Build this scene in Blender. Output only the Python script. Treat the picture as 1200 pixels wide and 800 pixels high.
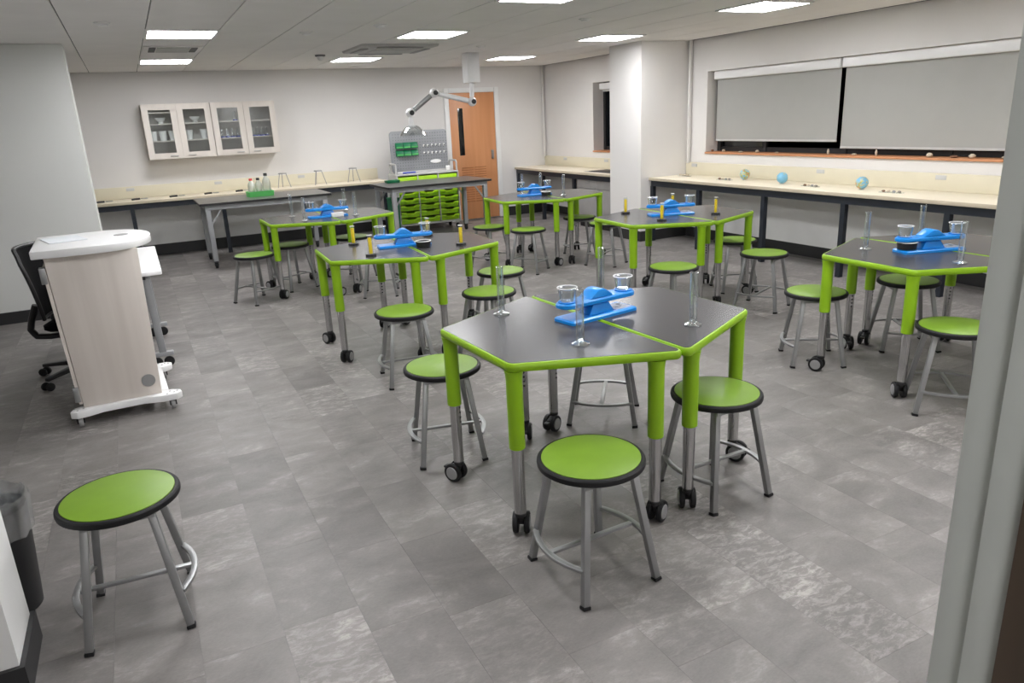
import bpy, bmesh, math, random
from mathutils import Vector, Matrix

random.seed(7)
scene = bpy.context.scene
for o in list(bpy.data.objects):
    bpy.data.objects.remove(o)
COL = scene.collection
PI = math.pi

# ------------------------------------------------------------------ camera
cam_data = bpy.data.cameras.new('camera')
cam_data.sensor_width = 36.0
cam_data.lens = 25.615
cam_data.clip_start = 0.05
cam = bpy.data.objects.new('camera', cam_data)
COL.objects.link(cam)
cr = Vector((0.8886, -0.4562, -0.0468)); cu = Vector((0.1740, 0.2409, 0.9548)); cf = Vector((0.4243, 0.8566, -0.2935))
cam.matrix_world = Matrix(((cr.x, cu.x, -cf.x, 0.0), (cr.y, cu.y, -cf.y, 0.0), (cr.z, cu.z, -cf.z, 1.62), (0, 0, 0, 1)))
scene.camera = cam

# ------------------------------------------------------------------ world and exposure (night outside, all light from the ceiling panels)
world = bpy.data.worlds.new('world'); scene.world = world
world.use_nodes = True
bg = world.node_tree.nodes['Background']
bg.inputs[0].default_value = (0.02, 0.024, 0.035, 1); bg.inputs[1].default_value = 0.6
scene.view_settings.view_transform = 'Standard'
scene.view_settings.look = 'None'
scene.view_settings.gamma = 1.0
scene.view_settings.use_curve_mapping = False
scene.view_settings.exposure = 0.0
LIGHT_STRENGTH = 34.0

# ------------------------------------------------------------------ materials
def lin(v):
    v /= 255.0
    return v / 12.92 if v <= 0.04045 else ((v + 0.055) / 1.055) ** 2.4
def srgb(r, g, b): return (lin(r), lin(g), lin(b), 1.0)

def mat(name, col, rough=0.5, metal=0.0, var=0.06, scale=6.0, bump=0.0, bscale=120.0, coat=0.0, spec=0.5, stretch=(1, 1, 1), rvar=0.0):
    m = bpy.data.materials.new(name); m.use_nodes = True
    nt = m.node_tree; N = nt.nodes; L = nt.links
    p = N['Principled BSDF']
    p.inputs['Roughness'].default_value = rough
    p.inputs['Metallic'].default_value = metal
    p.inputs['Coat Weight'].default_value = coat
    p.inputs['Specular IOR Level'].default_value = spec
    tc = N.new('ShaderNodeTexCoord'); mp = N.new('ShaderNodeMapping')
    mp.inputs['Scale'].default_value = stretch
    L.new(tc.outputs['Object'], mp.inputs['Vector'])
    nz = N.new('ShaderNodeTexNoise'); nz.inputs['Scale'].default_value = scale; nz.inputs['Detail'].default_value = 5.0
    L.new(mp.outputs[0], nz.inputs['Vector'])
    cr_ = N.new('ShaderNodeValToRGB')
    lo = tuple(max(0.0, c * (1 - var)) for c in col[:3]) + (1,)
    hi = tuple(min(1.0, c * (1 + var)) for c in col[:3]) + (1,)
    cr_.color_ramp.elements[0].position = 0.3; cr_.color_ramp.elements[1].position = 0.7
    cr_.color_ramp.elements[0].color = lo; cr_.color_ramp.elements[1].color = hi
    L.new(nz.outputs['Fac'], cr_.inputs[0]); L.new(cr_.outputs[0], p.inputs['Base Color'])
    if rvar > 0:
        mr = N.new('ShaderNodeMapRange'); mr.inputs['To Min'].default_value = rough - rvar; mr.inputs['To Max'].default_value = rough + rvar
        L.new(nz.outputs['Fac'], mr.inputs['Value']); L.new(mr.outputs[0], p.inputs['Roughness'])
    if bump > 0:
        n2 = N.new('ShaderNodeTexNoise'); n2.inputs['Scale'].default_value = bscale
        L.new(mp.outputs[0], n2.inputs['Vector'])
        b = N.new('ShaderNodeBump'); b.inputs['Strength'].default_value = bump; b.inputs['Distance'].default_value = 0.002
        L.new(n2.outputs['Fac'], b.inputs['Height']); L.new(b.outputs[0], p.inputs['Normal'])
    return m

def wood(name, c1, c2, rough=0.45, axis=2, freq=14.0):
    m = bpy.data.materials.new(name); m.use_nodes = True
    nt = m.node_tree; N = nt.nodes; L = nt.links; p = N['Principled BSDF']
    p.inputs['Roughness'].default_value = rough
    tc = N.new('ShaderNodeTexCoord'); mp = N.new('ShaderNodeMapping')
    s = [freq, freq, freq]; s[axis] = freq * 0.06
    mp.inputs['Scale'].default_value = s
    L.new(tc.outputs['Object'], mp.inputs['Vector'])
    nz = N.new('ShaderNodeTexNoise'); nz.inputs['Scale'].default_value = 1.0; nz.inputs['Detail'].default_value = 6.0; nz.inputs['Distortion'].default_value = 0.4
    L.new(mp.outputs[0], nz.inputs['Vector'])
    r = N.new('ShaderNodeValToRGB'); r.color_ramp.elements[0].position = 0.3; r.color_ramp.elements[1].position = 0.7
    r.color_ramp.elements[0].color = c1; r.color_ramp.elements[1].color = c2
    L.new(nz.outputs['Fac'], r.inputs[0]); L.new(r.outputs[0], p.inputs['Base Color'])
    return m

def clear(name, tint=(0.95, 0.965, 0.97, 1), blend=0.35, rough=0.04, base=0.07, gain=0.95):
    m = bpy.data.materials.new(name); m.use_nodes = True
    nt = m.node_tree; N = nt.nodes; L = nt.links
    N.remove(N['Principled BSDF']); out = N['Material Output']
    t = N.new('ShaderNodeBsdfTransparent'); t.inputs[0].default_value = tint
    g = N.new('ShaderNodeBsdfGlossy'); g.inputs['Roughness'].default_value = rough; g.inputs['Color'].default_value = (0.95, 0.97, 0.98, 1)
    lw = N.new('ShaderNodeLayerWeight'); lw.inputs['Blend'].default_value = blend
    mr = N.new('ShaderNodeMapRange'); mr.inputs['To Min'].default_value = base; mr.inputs['To Max'].default_value = gain
    nz = N.new('ShaderNodeTexNoise'); nz.inputs['Scale'].default_value = 30.0
    tc = N.new('ShaderNodeTexCoord'); L.new(tc.outputs['Object'], nz.inputs['Vector'])
    b = N.new('ShaderNodeBump'); b.inputs['Strength'].default_value = 0.03; L.new(nz.outputs['Fac'], b.inputs['Height']); L.new(b.outputs[0], g.inputs['Normal'])
    L.new(lw.outputs['Facing'], mr.inputs['Value'])
    mx = N.new('ShaderNodeMixShader'); L.new(mr.outputs[0], mx.inputs[0]); L.new(t.outputs[0], mx.inputs[1]); L.new(g.outputs[0], mx.inputs[2])
    L.new(mx.outputs[0], out.inputs['Surface'])
    return m

def emit(name, col, strength):
    m = bpy.data.materials.new(name); m.use_nodes = True
    nt = m.node_tree; N = nt.nodes; L = nt.links
    p = N['Principled BSDF']; p.inputs['Base Color'].default_value = (0.9, 0.9, 0.9, 1)
    p.inputs['Emission Color'].default_value = col; p.inputs['Emission Strength'].default_value = strength
    return m

def floor_material():
    m = bpy.data.materials.new('concrete_vinyl'); m.use_nodes = True
    nt = m.node_tree; N = nt.nodes; L = nt.links; p = N['Principled BSDF']
    def math_(op, a, b=None):
        n = N.new('ShaderNodeMath'); n.operation = op
        for i, v in enumerate((a, b)):
            if v is None: continue
            if isinstance(v, (int, float)): n.inputs[i].default_value = v
            else: L.new(v, n.inputs[i])
        return n.outputs[0]
    geo = N.new('ShaderNodeNewGeometry'); oi = N.new('ShaderNodeObjectInfo')
    rnd = math_('FRACT', math_('ADD', oi.outputs['Random'], geo.outputs['Random Per Island']))
    rnd2 = math_('FRACT', math_('MULTIPLY', rnd, 17.31))
    off = N.new('ShaderNodeCombineXYZ'); L.new(math_('MULTIPLY', rnd, 90.0), off.inputs[0]); L.new(math_('MULTIPLY', rnd2, 70.0), off.inputs[1])
    add = N.new('ShaderNodeVectorMath'); add.operation = 'ADD'
    L.new(geo.outputs['Position'], add.inputs[0]); L.new(off.outputs[0], add.inputs[1])
    def noise(sx, sy, detail=6.0, dist=0.0, rough=0.6):
        mp = N.new('ShaderNodeMapping'); mp.inputs['Scale'].default_value = (sx, sy, 1)
        L.new(add.outputs[0], mp.inputs['Vector'])
        n = N.new('ShaderNodeTexNoise'); n.inputs['Scale'].default_value = 1.0; n.inputs['Detail'].default_value = detail
        n.inputs['Distortion'].default_value = dist; n.inputs['Roughness'].default_value = rough
        L.new(mp.outputs[0], n.inputs['Vector']); return n.outputs['Fac']
    big = noise(3.5, 5.5, 7.0, 0.4, 0.62)
    streak = noise(15.0, 34.0, 10.0, 0.5, 0.78)
    fine = noise(70.0, 150.0, 6.0, 0.0, 0.7)
    def mrange(v, a, b, c, d):
        n = N.new('ShaderNodeMapRange'); n.inputs['From Min'].default_value = a; n.inputs['From Max'].default_value = b
        n.inputs['To Min'].default_value = c; n.inputs['To Max'].default_value = d; L.new(v, n.inputs['Value']); return n.outputs[0]
    tone = math_('ADD', mrange(rnd, 0, 1, -0.022, 0.022), mrange(big, 0.32, 0.68, -0.042, 0.036))
    worn = math_('MULTIPLY', mrange(rnd2, 0.62, 0.9, 0.03, 1.0), mrange(streak, 0.47, 0.60, 0.0, 0.14))
    worn2 = math_('MULTIPLY', mrange(big, 0.54, 0.66, 0.0, 1.0), mrange(streak, 0.46, 0.58, 0.0, 0.09))
    val = math_('ADD', math_('ADD', math_('ADD', tone, worn), worn2), math_('ADD', mrange(fine, 0.3, 0.7, -0.02, 0.02), FLOOR_BASE))
    cc = N.new('ShaderNodeCombineColor')
    L.new(val, cc.inputs[0]); L.new(math_('MULTIPLY', val, 0.93), cc.inputs[1]); L.new(math_('MULTIPLY', val, 0.89), cc.inputs[2])
    L.new(cc.outputs[0], p.inputs['Base Color'])
    L.new(mrange(streak, 0.3, 0.7, 0.36, 0.55), p.inputs['Roughness'])
    p.inputs['Specular IOR Level'].default_value = 0.45
    b = N.new('ShaderNodeBump'); b.inputs['Strength'].default_value = 0.12; b.inputs['Distance'].default_value = 0.002
    L.new(streak, b.inputs['Height']); L.new(b.outputs[0], p.inputs['Normal'])
    return m
FLOOR_BASE = 0.188

M = {}
M['wall'] = mat('painted_wall', (0.75, 0.73, 0.71, 1), 0.75, var=0.02, scale=1.5, bump=0.05, bscale=300)
M['wall_grey'] = mat('grey_wall', (0.70, 0.71, 0.685, 1), 0.7, var=0.02, scale=1.5, bump=0.05, bscale=300)
M['ceiling'] = mat('ceiling_panel', (0.84, 0.82, 0.80, 1), 0.85, var=0.025, scale=3.0, bump=0.08, bscale=400)
M['ceiling_gap'] = mat('ceiling_gap', (0.10, 0.10, 0.10, 1), 0.9)
M['floor'] = floor_material()
M['subfloor'] = mat('floor_joint', (0.16, 0.152, 0.146, 1), 0.8)
M['baseboard'] = mat('black_vinyl', (0.022, 0.022, 0.023, 1), 0.5)
M['green_edge'] = mat('green_edge', srgb(133, 174, 24), 0.38, var=0.04, spec=0.4)
M['green_seat'] = mat('green_laminate', srgb(114, 148, 43), 0.42, var=0.03, scale=20, spec=0.4)
M['green_tray'] = mat('green_tray', srgb(172, 224, 30), 0.35, var=0.04)
M['green_bin'] = mat('green_bin', srgb(16, 112, 72), 0.4)
M['green_mint'] = mat('mint_tray', srgb(92, 190, 100), 0.4)
M['table_top'] = mat('grey_laminate', (0.052, 0.051, 0.054, 1), 0.25, var=0.05, scale=40, spec=0.3)
M['steel'] = mat('satin_steel', (0.33, 0.335, 0.335, 1), 0.38, 0.75, var=0.04)
M['chrome'] = mat('chrome', (0.55, 0.55, 0.55, 1), 0.16, 1.0, var=0.03)
M['black'] = mat('black_plastic', (0.012, 0.012, 0.013, 1), 0.45)
M['rubber'] = mat('black_rubber', (0.010, 0.010, 0.011, 1), 0.55, spec=0.3)
M['mesh_black'] = mat('black_mesh', (0.0035, 0.0035, 0.004, 1), 0.8, spec=0.08, bump=0.3, bscale=700)
M['hub'] = mat('grey_hub', (0.30, 0.30, 0.30, 1), 0.45, 0.2)
M['bench'] = mat('cream_worktop', srgb(236, 226, 204), 0.42, var=0.02, scale=30)
M['upstand'] = mat('cream_upstand', srgb(219, 212, 189), 0.5, var=0.02)
M['bench_edge'] = mat('bench_edge', srgb(196, 184, 162), 0.5)
M['bench_frame'] = mat('navy_black_steel', (0.012, 0.016, 0.024, 1), 0.5)
M['cab_grey'] = mat('grey_cabinet', srgb(150, 148, 146), 0.5)
M['cab_wood'] = wood('pale_wood_cabinet', srgb(214, 205, 196), srgb(226, 219, 210), 0.5, 2, 10)
M['cab_in'] = mat('cabinet_interior', srgb(196, 192, 186), 0.6)
M['door'] = wood('beech_door', srgb(196, 134, 88), srgb(212, 150, 104), 0.42, 2, 9)
M['door_dark'] = mat('door_louvre', srgb(168, 108, 66), 0.5)
M['white'] = mat('white_paint', srgb(232, 232, 230), 0.45, var=0.02)
M['white_gloss'] = mat('white_plastic', srgb(236, 236, 236), 0.3, var=0.015)
M['jamb'] = mat('jamb_paint', srgb(196, 200, 194), 0.42, var=0.02)
M['podium'] = wood('whitewashed_wood', srgb(202, 193, 185), srgb(220, 212, 204), 0.5, 2, 8)
M['desk_top'] = mat('dark_desk_top', (0.10, 0.098, 0.096, 1), 0.3, var=0.05, scale=30)
M['desk_edge'] = mat('desk_edge', (0.02, 0.02, 0.022, 1), 0.4)
M['desk_steel'] = mat('grey_desk_steel', srgb(158, 160, 162), 0.4, 0.2)
M['blue'] = mat('blue_plastic', srgb(18, 132, 214), 0.32, var=0.03)
M['yellow'] = mat('yellow_plastic', srgb(250, 220, 30), 0.4)
M['card'] = mat('printed_card', srgb(228, 232, 236), 0.5)
M['ink'] = mat('grey_ink', srgb(110, 118, 130), 0.6)
M['glass'] = clear('clear_glass')
M['vial_glass'] = clear('vial_glass', (0.97, 0.975, 0.975, 1), 0.15, 0.04, 0.03, 0.5)
M['pane'] = clear('window_pane', (0.9, 0.92, 0.92, 1), 0.1, 0.02, 0.05, 0.5)
M['night_glass'] = mat('night_glass', (0.006, 0.008, 0.011, 1), 0.06, spec=0.6)
M['blind'] = mat('grey_blind', srgb(168, 168, 164), 0.85, var=0.015, bump=0.1, bscale=600)
M['dark_frame'] = mat('dark_window_frame', (0.010, 0.011, 0.013, 1), 0.4)
M['sill'] = wood('sill_wood', srgb(190, 128, 86), srgb(206, 146, 104), 0.5, 1, 10)
M['pegboard'] = mat('grey_pegboard', srgb(150, 152, 155), 0.5, 0.1)
M['peg_hole'] = mat('peg_hole', srgb(86, 88, 92), 0.7)
M['plastic_grey'] = mat('light_grey_plastic', srgb(196, 196, 194), 0.5)
M['cap_red'] = mat('red_cap', srgb(200, 50, 55), 0.4)
M['liner'] = clear('bin_liner', (0.86, 0.87, 0.87, 1), 0.35, 0.25, 0.25, 0.8)
M['bottle'] = clear('milky_plastic', (0.88, 0.91, 0.89, 1), 0.3, 0.35, 0.3, 0.7)
M['blue_ink'] = mat('blue_marker', srgb(70, 84, 190), 0.4)
M['stone1'] = mat('beige_stone', srgb(206, 192, 172), 0.8, var=0.2, scale=60, bump=0.5, bscale=90)
M['stone2'] = mat('grey_stone', srgb(150, 144, 138), 0.8, var=0.25, scale=60, bump=0.5, bscale=90)
M['stone3'] = mat('brown_stone', srgb(122, 88, 66), 0.8, var=0.25, scale=60, bump=0.5, bscale=90)
M['vent'] = mat('vent_grey', srgb(182, 182, 180), 0.5)
M['vent_dark'] = mat('vent_dark_grey', (0.16, 0.16, 0.16, 1), 0.8)  # even dark grey of the grille end caps and camera base
M['brown'] = wood('dark_brown_wood', srgb(70, 58, 46), srgb(88, 72, 58), 0.5, 2, 10)
M['dark_glass'] = mat('dark_vision_glass', (0.012, 0.013, 0.013, 1), 0.12)
M['porcelain'] = mat('white_porcelain', srgb(240, 240, 238), 0.25)
M['lamp'] = emit('light_diffuser', (0.985, 0.985, 1.005, 1), LIGHT_STRENGTH)

def globe_material(name, land):
    m = bpy.data.materials.new(name); m.use_nodes = True
    N = m.node_tree.nodes; L = m.node_tree.links; p = N['Principled BSDF']; p.inputs['Roughness'].default_value = 0.35
    tc = N.new('ShaderNodeTexCoord'); nz = N.new('ShaderNodeTexNoise'); nz.inputs['Scale'].default_value = 26.0; nz.inputs['Detail'].default_value = 3
    L.new(tc.outputs['Object'], nz.inputs['Vector'])
    r = N.new('ShaderNodeValToRGB'); r.color_ramp.interpolation = 'CONSTANT'
    e = r.color_ramp.elements; e[0].color = srgb(122, 182, 212); e[1].position = land; e[1].color = srgb(206, 190, 120)
    k = e.new(land + 0.06); k.color = srgb(120, 170, 110)
    k = e.new(land + 0.11); k.color = srgb(214, 150, 110)
    L.new(nz.outputs['Fac'], r.inputs[0]); L.new(r.outputs[0], p.inputs['Base Color'])
    return m

# ------------------------------------------------------------------ mesh helpers
class MB:
    def __init__(self): self.v = []; self.f = []
    def add(self, vs, fs):
        o = len(self.v); self.v += [tuple(x) for x in vs]; self.f += [tuple(i + o for i in f) for f in fs]; return self
    def box(self, x0, x1, y0, y1, z0, z1):
        vs = [(x0, y0, z0), (x1, y0, z0), (x1, y1, z0), (x0, y1, z0), (x0, y0, z1), (x1, y0, z1), (x1, y1, z1), (x0, y1, z1)]
        return self.add(vs, [(0, 3, 2, 1), (4, 5, 6, 7), (0, 1, 5, 4), (1, 2, 6, 5), (2, 3, 7, 6), (3, 0, 4, 7)])
    def bar(self, p0, p1, w, h, up=(0, 0, 1)):
        a = Vector(p0); b = Vector(p1); d = (b - a).normalized(); u = Vector(up)
        if abs(d.dot(u)) > 0.99: u = Vector((1, 0, 0))
        s = d.cross(u).normalized(); t = s.cross(d).normalized()
        vs = []
        for q in (a, b):
            for i, j in ((-1, -1), (1, -1), (1, 1), (-1, 1)): vs.append(q + s * (i * w / 2) + t * (j * h / 2))
        return self.add(vs, [(0, 1, 2, 3), (7, 6, 5, 4), (0, 4, 5, 1), (1, 5, 6, 2), (2, 6, 7, 3), (3, 7, 4, 0)])
    def cyl(self, p0, p1, r0, r1=None, n=20):
        if r1 is None: r1 = r0
        a = Vector(p0); b = Vector(p1); d = (b - a).normalized()
        u = Vector((0, 0, 1)) if abs(d.z) < 0.9 else Vector((1, 0, 0))
        s = d.cross(u).normalized(); t = d.cross(s)
        vs = []
        for q, r in ((a, r0), (b, r1)):
            for i in range(n):
                w = 2 * PI * i / n; vs.append(q + s * (math.cos(w) * r) + t * (math.sin(w) * r))
        fs = [(i, (i + 1) % n, n + (i + 1) % n, n + i) for i in range(n)]
        fs += [tuple(range(n - 1, -1, -1)), tuple(range(n, 2 * n))]
        return self.add(vs, fs)
    def tube(self, pts, r, n=10, closed=False):
        P = [Vector(p) for p in pts]; m = len(P); vs = []; prev = None
        for i, q in enumerate(P):
            if closed: d = (P[(i + 1) % m] - P[i - 1]).normalized()
            else: d = (P[min(i + 1, m - 1)] - P[max(i - 1, 0)]).normalized()
            if prev is None:
                u = Vector((0, 0, 1)) if abs(d.z) < 0.9 else Vector((1, 0, 0)); s = d.cross(u).normalized()
            else: s = (prev - d * prev.dot(d)).normalized()
            prev = s; t = d.cross(s)
            for k in range(n):
                w = 2 * PI * k / n; vs.append(q + s * (math.cos(w) * r) + t * (math.sin(w) * r))
        fs = []
        for i in range(m if closed else m - 1):
            a = i * n; b = ((i + 1) % m) * n
            for k in range(n): fs.append((a + k, a + (k + 1) % n, b + (k + 1) % n, b + k))
        if not closed: fs += [tuple(range(n - 1, -1, -1)), tuple(range((m - 1) * n, m * n))]
        return self.add(vs, fs)
    def ribbon(self, pts, w, h):
        """a flat bar (w across in plan, h tall) bent along a horizontal path"""
        P = [Vector(p) for p in pts]; m = len(P); vs = []
        for i, q in enumerate(P):
            d = (P[min(i + 1, m - 1)] - P[max(i - 1, 0)]); d.z = 0; d.normalize(); s = Vector((d.y, -d.x, 0))
            for a, b in ((-1, -1), (1, -1), (1, 1), (-1, 1)): vs.append(q + s * (a * w / 2) + Vector((0, 0, b * h / 2)))
        fs = []
        for i in range(m - 1):
            for k in range(4): fs.append((i * 4 + k, i * 4 + (k + 1) % 4, i * 4 + 4 + (k + 1) % 4, i * 4 + 4 + k))
        fs += [(3, 2, 1, 0), tuple((m - 1) * 4 + k for k in range(4))]
        return self.add(vs, fs)
    def lathe(self, prof, n=28, c=(0, 0, 0), closed=False):
        vs = []; m = len(prof)
        for r, z in prof:
            for i in range(n):
                w = 2 * PI * i / n; vs.append((c[0] + max(r, 1e-4) * math.cos(w), c[1] + max(r, 1e-4) * math.sin(w), c[2] + z))
        fs = []
        for j in range(m if closed else m - 1):
            a = j * n; b = ((j + 1) % m) * n
            for i in range(n): fs.append((a + i, a + (i + 1) % n, b + (i + 1) % n, b + i))
        if not closed: fs += [tuple(range(n - 1, -1, -1)), tuple(range((m - 1) * n, m * n))]
        return self.add(vs, fs)
    def loops(self, loops, cap0=True, cap1=True):
        n = len(loops[0]); vs = [p for l in loops for p in l]; fs = []
        for j in range(len(loops) - 1):
            for i in range(n): fs.append((j * n + i, j * n + (i + 1) % n, (j + 1) * n + (i + 1) % n, (j + 1) * n + i))
        if cap0: fs.append(tuple(range(n - 1, -1, -1)))
        if cap1: fs.append(tuple(range((len(loops) - 1) * n, len(loops) * n)))
        return self.add(vs, fs)
    def prism(self, poly, z0, z1):
        return self.loops([[(x, y, z0) for x, y in poly], [(x, y, z1) for x, y in poly]])
    def sphere(self, c, r, sz=1.0, n=16, m=10, jit=0.0, rnd=None):
        vs = []; fs = []
        for j in range(1, m):
            t = PI * j / m
            for i in range(n):
                w = 2 * PI * i / n; k = 1 + (rnd.uniform(-jit, jit) if rnd else 0)
                vs.append((c[0] + r * k * math.sin(t) * math.cos(w), c[1] + r * k * math.sin(t) * math.sin(w), c[2] + r * sz * k * math.cos(t)))
        vs += [(c[0], c[1], c[2] + r * sz), (c[0], c[1], c[2] - r * sz)]
        for j in range(m - 2):
            for i in range(n): fs.append((j * n + i, (j + 1) * n + i, (j + 1) * n + (i + 1) % n, j * n + (i + 1) % n))
        T = len(vs) - 2; B = T + 1
        for i in range(n):
            fs.append((T, i, (i + 1) % n)); fs.append((B, (m - 2) * n + (i + 1) % n, (m - 2) * n + i))
        return self.add(vs, fs)
    def xform(self, mtx):
        self.v = [tuple(mtx @ Vector(p)) for p in self.v]; return self
    def mesh(self, name, bevel=0.0, seg=2, smooth=True):
        me = bpy.data.meshes.new(name); me.from_pydata(self.v, [], self.f)
        bm = bmesh.new(); bm.from_mesh(me)
        bmesh.ops.recalc_face_normals(bm, faces=bm.faces)
        if bevel > 0:
            es = [e for e in bm.edges if len(e.link_faces) == 2 and e.calc_face_angle(0) > 0.5]
            bmesh.ops.bevel(bm, geom=es, offset=bevel, segments=seg, affect='EDGES', clamp_overlap=True, profile=0.5)
        bm.to_mesh(me); bm.free()
        if smooth:
            for p in me.polygons: p.use_smooth = True
            me.set_sharp_from_angle(angle=0.6)
        return me
    def build(self, name, m, parent=None, bevel=0.0, seg=2, smooth=True, loc=None):
        me = self.mesh(name, bevel, seg, smooth); me.materials.append(M[m] if isinstance(m, str) else m)
        o = bpy.data.objects.new(name, me); COL.objects.link(o)
        if parent is not None: o.parent = parent
        if loc is not None: o.location = loc
        return o

def tag(o, label=None, cat=None, group=None, kind=None):
    if label: o['label'] = label
    if cat: o['category'] = cat
    if group: o['group'] = group
    if kind: o['kind'] = kind
    return o
def thing(name, loc, rz=0.0, label=None, cat=None, group=None, kind=None):
    o = bpy.data.objects.new(name, None); o.empty_display_size = 0.05; COL.objects.link(o)
    o.location = loc; o.rotation_euler = (0, 0, rz)
    return tag(o, label, cat, group, kind)
def copy_tree(o, parent=None):
    c = o.copy(); COL.objects.link(c); c.parent = parent
    for ch in list(o.children): copy_tree(ch, c)
    return c
class Kind:
    """first use hands out the original, later uses copy it with its parts"""
    def __init__(self, maker): self.maker = maker; self.o = None
    def place(self, loc, rz, label, cat, group=None):
        if self.o is None: self.o = self.maker(); c = self.o
        else: c = copy_tree(self.o)
        c.location = loc; c.rotation_euler = (0, 0, rz)
        return tag(c, label, cat, group)
def circ(r, n, cx=0, cy=0, a0=0.0): return [(cx + r * math.cos(a0 + 2 * PI * i / n), cy + r * math.sin(a0 + 2 * PI * i / n)) for i in range(n)]
def inset_poly(P, d):
    n = len(P); out = []
    for i in range(n):
        a = Vector(P[i - 1]); b = Vector(P[i]); c = Vector(P[(i + 1) % n])
        d1 = (b - a).normalized(); d2 = (c - b).normalized()
        n1 = Vector((-d1.y, d1.x)); n2 = Vector((-d2.y, d2.x))
        k = (n1 + n2) / (1 + n1.dot(n2)); q = b + k * d; out.append((q.x, q.y))
    return out
def round_poly(P, r, seg=6):
    n = len(P); out = []
    rs = r if isinstance(r, (list, tuple)) else [r] * n
    for i in range(n):
        a = Vector(P[i - 1]); b = Vector(P[i]); c = Vector(P[(i + 1) % n])
        d1 = (a - b).normalized(); d2 = (c - b).normalized(); ang = d1.angle(d2)
        t = rs[i] / math.tan(ang / 2); ctr = b + (d1 + d2).normalized() * (rs[i] / math.sin(ang / 2))
        p1 = b + d1 * t; p2 = b + d2 * t
        v1 = p1 - ctr; v2 = p2 - ctr; a1 = math.atan2(v1.y, v1.x); da = math.atan2(v1.x * v2.y - v1.y * v2.x, v1.dot(v2))
        for k in range(seg + 1):
            w = a1 + da * k / seg; out.append((ctr.x + rs[i] * math.cos(w), ctr.y + rs[i] * math.sin(w)))
    return out

# ================================================================== THE ROOM
YB, XR, HC = 11.40, 6.49, 2.43
XL, YF = -3.6, 0.52      # far left side and the wall the camera looks in through
S = 'structure'

# floor: joint bed and individual vinyl tiles
fl = MB().box(XL, XR, -2.4, YB, -0.08, -0.003).build('floor', 'subfloor')
tag(fl, 'grey concrete look vinyl tile floor across the whole classroom', 'floor', kind=S)
TW, TL = 0.257, 0.514
tm = MB().box(-TW / 2 + 0.0003, TW / 2 - 0.0003, -TL / 2 + 0.0003, TL / 2 - 0.0003, -0.003, 0.0).mesh('floor_tile', smooth=False)
tm.materials.append(M['floor'])
known = {0: 2.06, 1: 3.44, 2: 2.866, -1: 2.54, 4: 1.775, 6: 1.495}
tiles = []
rt = random.Random(3)
for k in range(int((XL - 0.19) / TW), int((XR - 0.19) / TW) + 1):
    cx = 0.19 + TW * (k + 0.5)
    if cx - TW / 2 < XL or cx + TW / 2 > XR: continue
    y0 = known.get(k, rt.uniform(0, TL)) % TL
    y = -2.4 + y0 - TL
    while y < YB:
        if y > -2.4 and y + TL < YB: tiles.append((cx, y + TL / 2))
        y += TL
def in_view(x, y):
    d = Vector((x, y, -1.62)); z = d.dot(cf)
    if z < 0.2: return False
    return -40 < 600 + 853.8 * d.dot(cr) / z < 1180 and 0 < 400 - 853.8 * d.dot(cu) / z < 860
tiles.sort(key=lambda t: (not in_view(*t), t[0] ** 2 + t[1] ** 2))
for (x, y) in tiles[:300]:
    o = bpy.data.objects.new('floor_tile', tm); COL.objects.link(o); o.parent = fl; o.location = (x, y, 0)
far = MB()
for (x, y) in tiles[300:]: far.box(x - TW / 2 + 0.0003, x + TW / 2 - 0.0003, y - TL / 2 + 0.0003, y + TL / 2 - 0.0003, -0.003, 0.0)
o = far.build('floor_tile_field', 'floor', fl, smooth=False); o['kind'] = 'stuff'

# ceiling: dark backing and long panels with open joints
ce = MB().box(XL, XR, -2.4, YB, HC + 0.012, HC + 0.1).build('ceiling', 'ceiling_gap')
tag(ce, 'grey panel ceiling with long narrow joints over the classroom', 'ceiling', kind=S)
CP = 0.56
x = 0.30 - CP * 7
while x < XR:
    a, b = max(x, XL), min(x + CP, XR)
    if b - a > 0.03:
        MB().box(a + 0.004, b - 0.004, -2.4, YB, HC, HC + 0.011).build('ceiling_panel', 'ceiling', ce, smooth=False)
    x += CP

# back wall
tag(MB().box(XL, XR + 0.3, YB, YB + 0.15, 0, HC).build('wall_back', 'wall', smooth=False), 'white back wall behind the wall cabinets and wooden door', 'wall', kind=S)
# right wall with two window openings
W1 = (3.0, 7.34, 1.07, 2.045); W2 = (8.75, 9.90, 1.045, 2.066)
wr = MB()
wr.box(XR, XR + 0.3, YF, YB, 0, 1.045)
wr.box(XR, XR + 0.3, YF, YB, 2.066, HC)
wr.box(XR, XR + 0.3, YF, W1[0], 1.045, 2.066); wr.box(XR, XR + 0.3, W1[1], W2[0], 1.045, 2.066); wr.box(XR, XR + 0.3, W2[1], YB, 1.045, 2.066)
wr.box(XR, XR + 0.3, W1[0], W1[1], 1.045, W1[2]); wr.box(XR, XR + 0.3, W1[0], W1[1], W1[3], 2.066)
tag(wr.build('wall_right', 'wall', smooth=False), 'white right wall with long blind covered window above the bench', 'wall', kind=S)
# column
tag(MB().box(5.74, XR, 7.68, 8.36, 0, HC).build('wall_column', 'wall', bevel=0.003, smooth=False), 'square white column standing between the two right wall benches', 'column', kind=S)
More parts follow.
